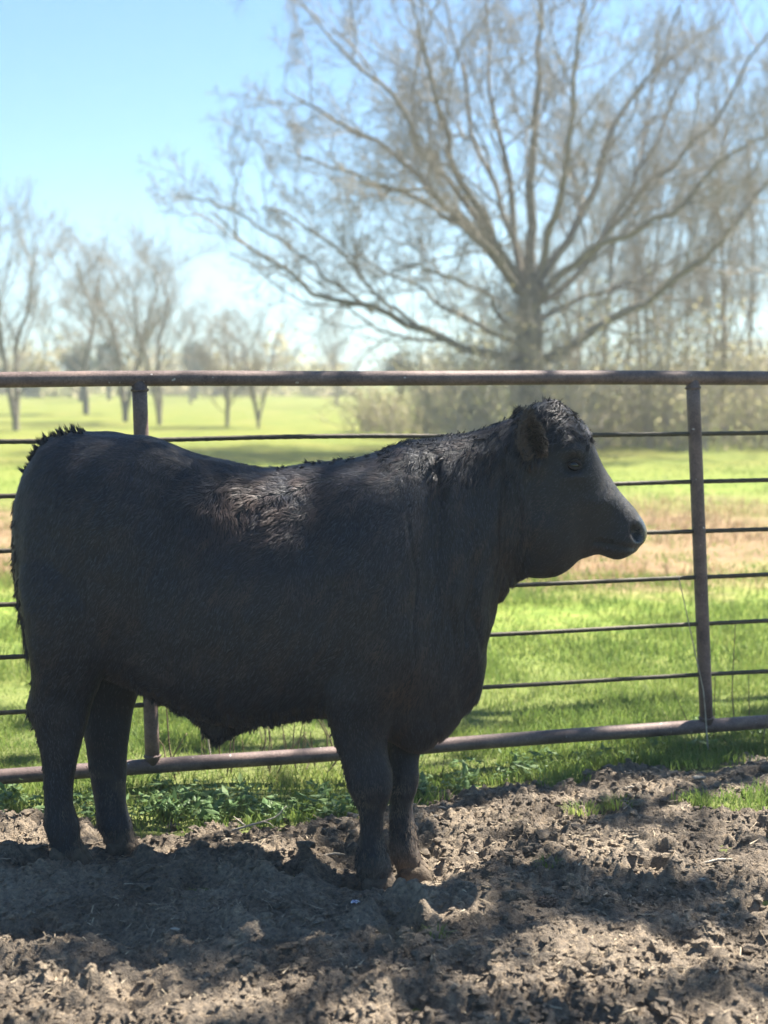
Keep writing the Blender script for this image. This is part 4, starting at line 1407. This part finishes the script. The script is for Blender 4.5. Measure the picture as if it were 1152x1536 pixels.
# ------------------------------------------------------------------ grass, weeds, straw, clods
def blades(n, xf, yr, h, w, seed, bend=0.5, mask=True, three=True, rings=1.0):
    r = np.random.default_rng(seed)
    yv = r.uniform(yr[0], yr[1], n) if rings == 1.0 else yr[0] + (yr[1] - yr[0]) * r.random(n) ** rings
    xv = r.uniform(-1, 1, n) * xf * yv
    if mask:
        gm = grass_mask(xv, yv)
        pt = sstep(-0.7, 0.3, fbm2(xv * 1.6, yv * 1.6, 2, 44)) * 0.75 + 0.25
        k = r.random(n) < gm * pt
        xv, yv = xv[k], yv[k]
    n = len(xv)
    zv = soft_h(xv, yv) - 0.004
    P = np.stack([xv, yv, zv], 1)
    a = r.uniform(0, 2 * math.pi, n)
    lean = np.stack([np.cos(a), np.sin(a), np.zeros(n)], 1) * (bend * r.uniform(0.2, 1.3, n))[:, None]
    Hh = h * r.uniform(0.45, 1.35, n) * (0.75 + 0.5 * sstep(-.5, .5, noise2(xv * 2.5, yv * 2.5, 9)))
    D0 = lean * 0.6 + np.array([0, 0, 1]); D0 /= np.linalg.norm(D0, axis=1, keepdims=True)
    D1 = lean * 1.8 + np.array([0, 0, 0.75]); D1 /= np.linalg.norm(D1, axis=1, keepdims=True)
    b = r.uniform(0, 2 * math.pi, n)
    U = np.stack([np.cos(b), np.sin(b), np.zeros(n)], 1)
    W = w * r.uniform(0.6, 1.4, n)
    if three:
        return strands(P, D0, D1, Hh, W, U)
    V = np.stack([P - U * W[:, None], P + U * W[:, None], P + (D0 + D1) * 0.5 * Hh[:, None]], 1).reshape(-1, 3)
    return V, None, np.arange(n)[:, None] * 3 + np.array([[0, 1, 2]])
Vs, Qs, Ts, o = [], [], [], 0
for args in ((120000, .34, (4.4, 7.2), .050, .0019, 1, .7, True, True), (55000, .32, (7.2, 10.5), .055, .0034, 2, .6, True, True), (45000, .32, (10, 24), .05, .008, 3, .9, True, False)):
    V, Q, T = blades(*args)
    Vs.append(V); Ts.append(T + o)
    if Q is not None: Qs.append(Q + o)
    o += len(V)
gm_ = mesh_from('grass', np.concatenate(Vs), [np.concatenate(Qs), np.concatenate(Ts)], True)
tag(link('grass', gm_, M_GRASS), 'short bright green grass growing beyond the mud', 'grass', kind='stuff')
# dead grass standing in the tan band
r = np.random.default_rng(8)
n = 21000
yv = r.uniform(9.5, 17, n); xv = r.uniform(-.33, .33, n) * yv
k = r.random(n) < sstep(-.25, .45, fbm2(xv * .7, yv * .7, 2, 15)) * sstep(9.3, 11.0, yv) * sstep(17, 15, yv)
xv, yv = xv[k], yv[k]; n = len(xv)
P = np.stack([xv, yv, soft_h(xv, yv) - .01], 1)
a = r.uniform(0, 6.28, n); ln = np.stack([np.cos(a), np.sin(a), 0 * a], 1) * r.uniform(.2, 1.1, n)[:, None]
D0 = ln * .5 + np.array([0, 0, 1.]); D1 = ln * 1.6 + np.array([0, 0, .6])
U = np.stack([-np.sin(a), np.cos(a), 0 * a], 1)
V, Q, T = strands(P, D0, D1, r.uniform(.05, .17, n), r.uniform(.002, .0055, n), U)
tag(link('dead_grass', mesh_from('dead_grass', V, [Q, T]), M_DRYGRASS), 'band of tan dead grass crossing the field', 'grass', kind='stuff')

# leafy weeds along the foot of the fence
r = np.random.default_rng(18)
LV, LF, o = [], [], 0
polys = []
spots = []
for _ in range(190):
    xw = r.uniform(-2.2, 0.35) if r.random() < .8 else r.uniform(.3, 2.2)
    yw = float(mud_edge(xw)) + abs(r.normal(0, .2)) + 0.02 + (.12 if xw > .3 else 0)
    spots.append((xw, yw))
for (xw, yw) in spots:
    zb = float(soft_h(np.array([xw]), np.array([yw]))[0])
    H = r.uniform(.02, .085) * (1.0 if xw < 0.2 else .7)
    for s in range(r.integers(2, 5)):
        top = np.array([xw, yw, zb]) + np.array([r.normal(0, .035), r.normal(0, .035), H * r.uniform(.6, 1.1)])
        polys.append((np.array([[xw, yw, zb - .01], (np.array([xw, yw, zb]) + top) / 2 + r.normal(0, .006, 3), top]), np.array([.0018, .0014, .0009])))
        nl = r.integers(4, 9)
        tt = r.uniform(.25, 1, nl)[:, None]
        C = np.array([xw, yw, zb]) * (1 - tt) + top * tt + r.normal(0, .014, (nl, 3))
        V, F = leaf_quads(C, r.uniform(.012, .026), r, .55)
        LV.append(V); LF.append(F + o); o += len(V)
V, Q, _ = tubes(polys, 3)
VL = np.concatenate(LV); FLv = np.concatenate(LF)
me = mesh_from('weeds', np.concatenate([VL, V]), [FLv, Q + len(VL)], False)
tag(link('weeds', me, M_WEED), 'low leafy green weeds along the foot of the fence', 'weeds', kind='stuff')

# clods of mud
r = np.random.default_rng(28)
vars_, small_ = [], []
for q in range(16):
    bm = bmesh.new()
    bmesh.ops.create_icosphere(bm, subdivisions=2 if q < 8 else 1, radius=1)
    V = np.array([v.co[:] for v in bm.verts]); F = np.array([[v.index for v in f.verts] for f in bm.faces]); bm.free()
    V = V * (1 + 0.62 * noise3(V * 1.5 + q * 7, q) + 0.40 * noise3(V * 3.3 + q * 3, q + 40))[:, None]
    V *= np.array([1.25, r.uniform(.55, .9), r.uniform(.4, .75)])
    (vars_ if q < 8 else small_).append((V, F))
n = 26000
yv = 2.75 + 2.6 * r.random(n) ** 1.3; xv = r.uniform(-.38, .38, n) * yv
k = (grass_mask(xv, yv) < .4) & (r.random(n) < .45 + .55 * sstep(-.6, .4, fbm2(xv * 2.3, yv * 2.3, 2, 31)))
for f in FOOT.values():
    k &= np.hypot(xv - f[0], yv - f[1]) > 0.06
xv, yv = xv[k], yv[k]; n = len(xv)
zv = mud_h(xv.copy(), yv)
sz = np.clip(np.exp(r.normal(math.log(.0058), .5, n)), .003, .026)
Vs, Fs, o = [], [], 0
for q in range(n):
    V, F = (vars_ if sz[q] > .0115 else small_)[r.integers(8)]
    a = r.uniform(0, 6.28); c_, s_ = math.cos(a), math.sin(a)
    W = V @ np.array([[c_, -s_, 0], [s_, c_, 0], [0, 0, 1]]).T
    Vs.append(W * sz[q] + np.array([xv[q], yv[q], zv[q] + sz[q] * .02])); Fs.append(F + o); o += len(V)
tag(link('mud_clods', mesh_from('mud_clods', np.concatenate(Vs), [np.concatenate(Fs)], False), M_MUD), 'loose crumbly clods of mud scattered over the pen floor', 'mud', kind='stuff')

# straw and chaff
n = 6500
yv = 2.7 + 2.5 * r.random(n); xv = r.uniform(-.42, .42, n) * yv
k = (grass_mask(xv, yv) < .5) & (r.random(n) < .3 + .7 * sstep(-.3, .5, fbm2(xv * 3, yv * 3, 2, 36)))
xv, yv = xv[k], yv[k]; n = len(xv)
zv = mud_h(xv.copy(), yv)
a = r.uniform(0, 6.28, n); el = r.normal(0, .25, n)
d = np.stack([np.cos(a) * np.cos(el), np.sin(a) * np.cos(el), np.sin(el)], 1)
U = np.stack([-np.sin(a), np.cos(a), r.normal(0, .4, n)], 1); U /= np.linalg.norm(U, axis=1, keepdims=True)
ln = np.clip(np.exp(r.normal(math.log(.026), .5, n)), .008, .09)
P = np.stack([xv, yv, zv + .004], 1)
V, Q, T = strands(P - d * (ln * .5)[:, None], d, d + r.normal(0, .2, (n, 3)), ln, r.uniform(.0009, .0021, n), U)
tag(link('straw', mesh_from('straw', V, [Q, T], False), M_STRAW), 'bits of straw and chaff strewn over the mud', 'straw', kind='stuff')

# small grass tufts in the mud
def tuft(pxy, R, n, H, label, seed):
    r = np.random.default_rng(seed)
    c = on_ground(pxy[0], pxy[1], -0.02)
    c[2] = float(ground_at(c[0], c[1])[0]) - .012
    a = r.uniform(0, 6.28, n); rr = R * np.sqrt(r.random(n))
    P = np.stack([np.cos(a) * rr, np.sin(a) * rr * .7, 0 * a], 1)
    ld = np.stack([np.cos(a), np.sin(a), 0 * a], 1) * r.uniform(.1, 1.1, n)[:, None]
    D0 = ld * .5 + np.array([0, 0, 1.]); D1 = ld * 1.5 + np.array([0, 0, .5])
    U = np.stack([-np.sin(a), np.cos(a), 0 * a], 1)
    V, Q, T = strands(P, D0, D1, H * r.uniform(.5, 1.2, n), r.uniform(.001, .0022, n), U)
    o = link('grass_tuft', mesh_from('grass_tuft', V, [Q, T]), M_GRASS)
    o.location = c
    tag(o, label, 'grass tuft', 'grass tufts in the mud')
tuft((928, 1222), .055, 130, .05, 'small grass tuft in the mud, nearer to the right grass patch', 1)
tuft((876, 1236), .07, 120, .035, 'small low grass tuft in the mud, left of its neighbour', 2)
tuft((820, 1318), .035, 45, .04, 'sparse little grass sprout in front of the bull\'s front hooves', 3)
tuft((655, 1425), .03, 30, .035, 'thin pale grass sprout in the foreground mud below the front hooves', 4)
tuft((765, 1228), .03, 40, .03, 'tiny grass sprout at the edge of a sunlit mud patch', 5)

# ------------------------------------------------------------------ dry stems behind the bottom rail
def stem(pts, rad, label, group, m):
    P = np.array(pts)
    base = P[0].copy()
    o = link('dry_stem', tube_mesh('dry_stem', [(resample(P - base, 12), np.linspace(rad, rad * .45, 12))], 6), m)
    o.location = base
    tag(o, label, 'stem', group)
r = np.random.default_rng(64)
def behind(px, py, off):
    """point on the vertical plane a little beyond the fence"""
    rr = ray(px, py); o_ = np.array([0, 0, CAM_Z]); q = FL - f_nrm * off
    return o_ + rr * (np.dot(q - o_, f_nrm) / np.dot(rr, f_nrm))
def grounded(P):
    P = P.copy(); P[2] = float(soft_h(np.array([P[0]]), np.array([P[1]]))[0]) - .01
    return P
for q in range(26):
    pxs = r.uniform(244, 505); off = r.uniform(.08, .45)
    top = behind(pxs + r.normal(0, 14), r.uniform(1045, 1110), off)
    base = grounded(behind(pxs, 1180, off))
    mid = (top + base) / 2 + np.array([r.normal(0, .02), r.normal(0, .02), 0])
    stem([base, mid, top], r.uniform(.0022, .0042), 'thin dry weed stem behind the bottom rail, seen under the belly', 'dry stems under the belly', M_STEM)
for (p0, p1, p2, off, rad, lab, m) in (
        ((1062, 1150), (1056, 1040), (1018, 865), -.06, .0034, 'long pale curved stem crossing the right fence post', M_PALESTEM),
        ((1042, 1140), (1030, 1080), (1010, 1035), .10, .0026, 'short leaning dry stem left of the right fence post', M_STEM),
        ((1070, 1135), (1071, 1080), (1073, 1010), .12, .0026, 'dry stem close along the right side of the right post', M_STEM),
        ((1103, 1140), (1098, 1040), (1103, 935), .15, .0032, 'tall dry stem reaching the fifth rod right of the post', M_STEM),
        ((1124, 1130), (1124, 1070), (1123, 1008), .12, .0028, 'straight dry stem between the tall stem and the picture edge', M_STEM),
        ((1140, 1140), (1147, 1095), (1153, 1060), -.05, .0030, 'short dry stem in front of the bottom rail at the right edge', M_STEM),
        ((658, 1180), (664, 1155), (667, 1130), -.05, .0022, 'single dry stem below the rail just right of the far foreleg', M_STEM),
        ((318, 1150), (308, 1080), (296, 1040), .25, .0045, 'pale broad dry stalk right of the left fence post', M_PALESTEM),
        ((264, 1195), (254, 1120), (248, 1040), .05, .0040, 'dark dry stalk close beside the left fence post', M_STEM)):
    b = grounded(behind(p0[0], p0[1], off))
    stem([b, behind(*p1, off), behind(*p2, off)], rad, lab, None, m)

# ------------------------------------------------------------------ small things on the mud
def on_mud(px, py):
    c = on_ground(px, py, -.01)
    c[2] = float(mud_h(np.array([c[0]]), np.array([c[1]]))[0])
    return c
# pine cone
pc = on_mud(821, 1366)
cone = empty('pine_cone', tuple(pc + np.array([0, 0, .012])))
cone.rotation_euler = (0, 0, math.radians(-12))
tag(cone, 'small brown pine cone lying on dark mud right of the front hooves', 'pine cone')
M_CONE = bark('cone_scale', (0.09, 0.06, 0.045), (0.26, 0.20, 0.16), 120)
core = np.stack([np.linspace(-.026, .028, 9), np.zeros(9), np.zeros(9)], 1)
link('core', tube_mesh('cone_core', [(core, np.array([.006, .011, .013, .0135, .013, .012, .010, .007, .002]))], 10), M_CONE, cone)
bm = bmesh.new()
bmesh.ops.create_cube(bm, size=1)
for v in bm.verts:
    v.co = Vector((v.co.x * .009, v.co.y * (.009 if v.co.x > 0 else .005), v.co.z * .0032))
bmesh.ops.bevel(bm, geom=bm.edges[:], offset=.0008, segments=1, affect='EDGES')
sc_me = bpy.data.meshes.new('scale'); bm.to_mesh(sc_me); bm.free()
for ring in range(7):
    xx = -.022 + ring * .0075
    rad = .0125 * math.sin(math.pi * (ring + 1.2) / 8.6) ** .6 + .001
    for j in range(8):
        a = 2 * math.pi * (j + .5 * (ring % 2)) / 8
        o = link('scale', sc_me, M_CONE, cone)
        dv = Vector((0.75, math.cos(a) * .66, math.sin(a) * .66)).normalized()
        o.location = Vector((xx, math.cos(a) * rad, math.sin(a) * rad)) + dv * .002
        o.rotation_euler = dv.to_track_quat('X', 'Z').to_euler()
# broken branch behind the belly
bb = on_mud(372, 1248)
Pw = lambda dx, dz, dy=0: np.array([dx, dy, dz])
br_ = tube_mesh('broken_branch', [(resample(np.array([Pw(-.05, .0), Pw(0, .016), Pw(.05, .03), Pw(.09, .04, .02), Pw(.118, .07, .03)]), 12), np.linspace(.0045, .0015, 12)),
                                  (resample(np.array([Pw(-.005, .014), Pw(-.03, .022, .03), Pw(-.05, .03, .05)]), 12), np.linspace(.003, .0013, 12)),
                                  (resample(np.array([Pw(.048, .03), Pw(.07, .034, -.03), Pw(.085, .03, -.05)]), 12), np.linspace(.0022, .001, 12))], 7)
o = link('broken_branch', br_, M_PALESTEM); o.location = bb + np.array([0, 0, .004])
tag(o, 'pale broken forked branch lying by the weeds under the belly', 'branch')
# twigs
for (p, L, ang, lab) in (((1075, 1300), .10, .35, 'pale stick lying on dry mud at the right'), ((945, 1200), .06, 0.0, 'short pale chip of wood in the mud below the right grass'), ((660, 1205), .05, -.5, 'short pale chip of wood beside the far foreleg'), ((340, 1262), .05, .9, 'short pale splinter beside the broken branch'), ((500, 1272), .07, -.05, 'flat pale sliver of wood behind the near foreleg')):
    c = on_mud(*p)
    d = np.array([math.cos(ang), math.sin(ang) * .5, .08])
    me = tube_mesh('stick', [(resample(np.array([-d * L / 2, np.array([.003, .004, .004]), d * L / 2]), 8), np.array([.002, .0038, .0042, .004, .0044, .004, .0035, .002]))], 6)
    o = link('stick', me, M_PALESTEM); o.location = c + np.array([0, 0, .008])
    tag(o, lab, 'stick')
# pale pebbles
M_PEB = bark('pale_pebble', (0.28, 0.245, 0.20), (0.46, 0.42, 0.36), 30)
for q, (p, s, lab) in enumerate((((260, 1404), .009, 'small whitish pebble in the mud left of centre'), ((648, 1215), .012, 'pale pebble beside the far foreleg at the grass edge'), ((1050, 1182), .014, 'grey pebble at the top of the mud under the right fence post'), ((530, 1221), .012, 'pale pebble by the weeds left of the near foreleg'), ((1052, 1327), .009, 'small pale pebble in the lit mud at the right'), ((708, 1272), .012, 'whitish pebble on the lit mud right of the far foreleg'))):
    c = on_mud(*p)
    V, F = vars_[q]
    o = link('pebble', mesh_from('pebble', V * s * np.array([1.2, .9, .8]), [F]), M_PEB); o.location = c + np.array([0, 0, s * .3])
    tag(o, lab, 'pebble')
# scrap of foil paper near the hoof
M_SCRAP, nt, bs, out = mat('scrap_paper')
n = noise_node(nt, 90, 2, .5, geopos(nt))
rr = ramp(nt, n.outputs[0], [(.42, (.62, .64, .72)), (.5, (.75, .75, .78)), (.58, (.25, .26, .5))])
nt.links.new(rr.outputs[0], bs.inputs['Base Color']); bs.inputs['Roughness'].default_value = .5
c = on_mud(533, 1368)
g_ = np.linspace(-1, 1, 6); A, B = np.meshgrid(g_, g_)
r = np.random.default_rng(2)
V = np.stack([A.ravel() * .012, B.ravel() * .006, .004 + r.uniform(-.003, .004, 36)], 1)
V = np.concatenate([V, V - np.array([0, 0, .0006])])
i = (np.arange(5)[:, None] * 6 + np.arange(5)[None]).ravel()
q = np.stack([i, i + 1, i + 7, i + 6], 1)
o = link('paper_scrap', mesh_from('paper_scrap', V, [q, q[:, ::-1] + 36], False), M_SCRAP); o.location = c + np.array([0, 0, .006])
tag(o, 'tiny crumpled white and blue paper scrap in the mud below the near forehoof', 'scrap')

# ------------------------------------------------------------------ haze in the air over the field
HAZE = 0.0020
if HAZE > 0:
    bm = bmesh.new()
    bmesh.ops.create_cube(bm, size=1)
    bmesh.ops.scale(bm, vec=(420, 260, 21), verts=bm.verts)
    bmesh.ops.translate(bm, vec=(0, 118, 8.5), verts=bm.verts)
    me = bpy.data.meshes.new('haze'); bm.to_mesh(me); bm.free()
    M_HAZE = bpy.data.materials.new('haze'); M_HAZE.use_nodes = True
    nt = M_HAZE.node_tree; nt.nodes.clear()
    out = nt.nodes.new('ShaderNodeOutputMaterial'); pv = nt.nodes.new('ShaderNodeVolumePrincipled')
    pv.inputs['Color'].default_value = (0.82, 0.92, 1.0, 1)
    pv.inputs['Density'].default_value = HAZE
    pv.inputs['Anisotropy'].default_value = 0.3
    nt.links.new(pv.outputs[0], out.inputs['Volume'])
    tag(link('haze', me, M_HAZE), kind='stuff')
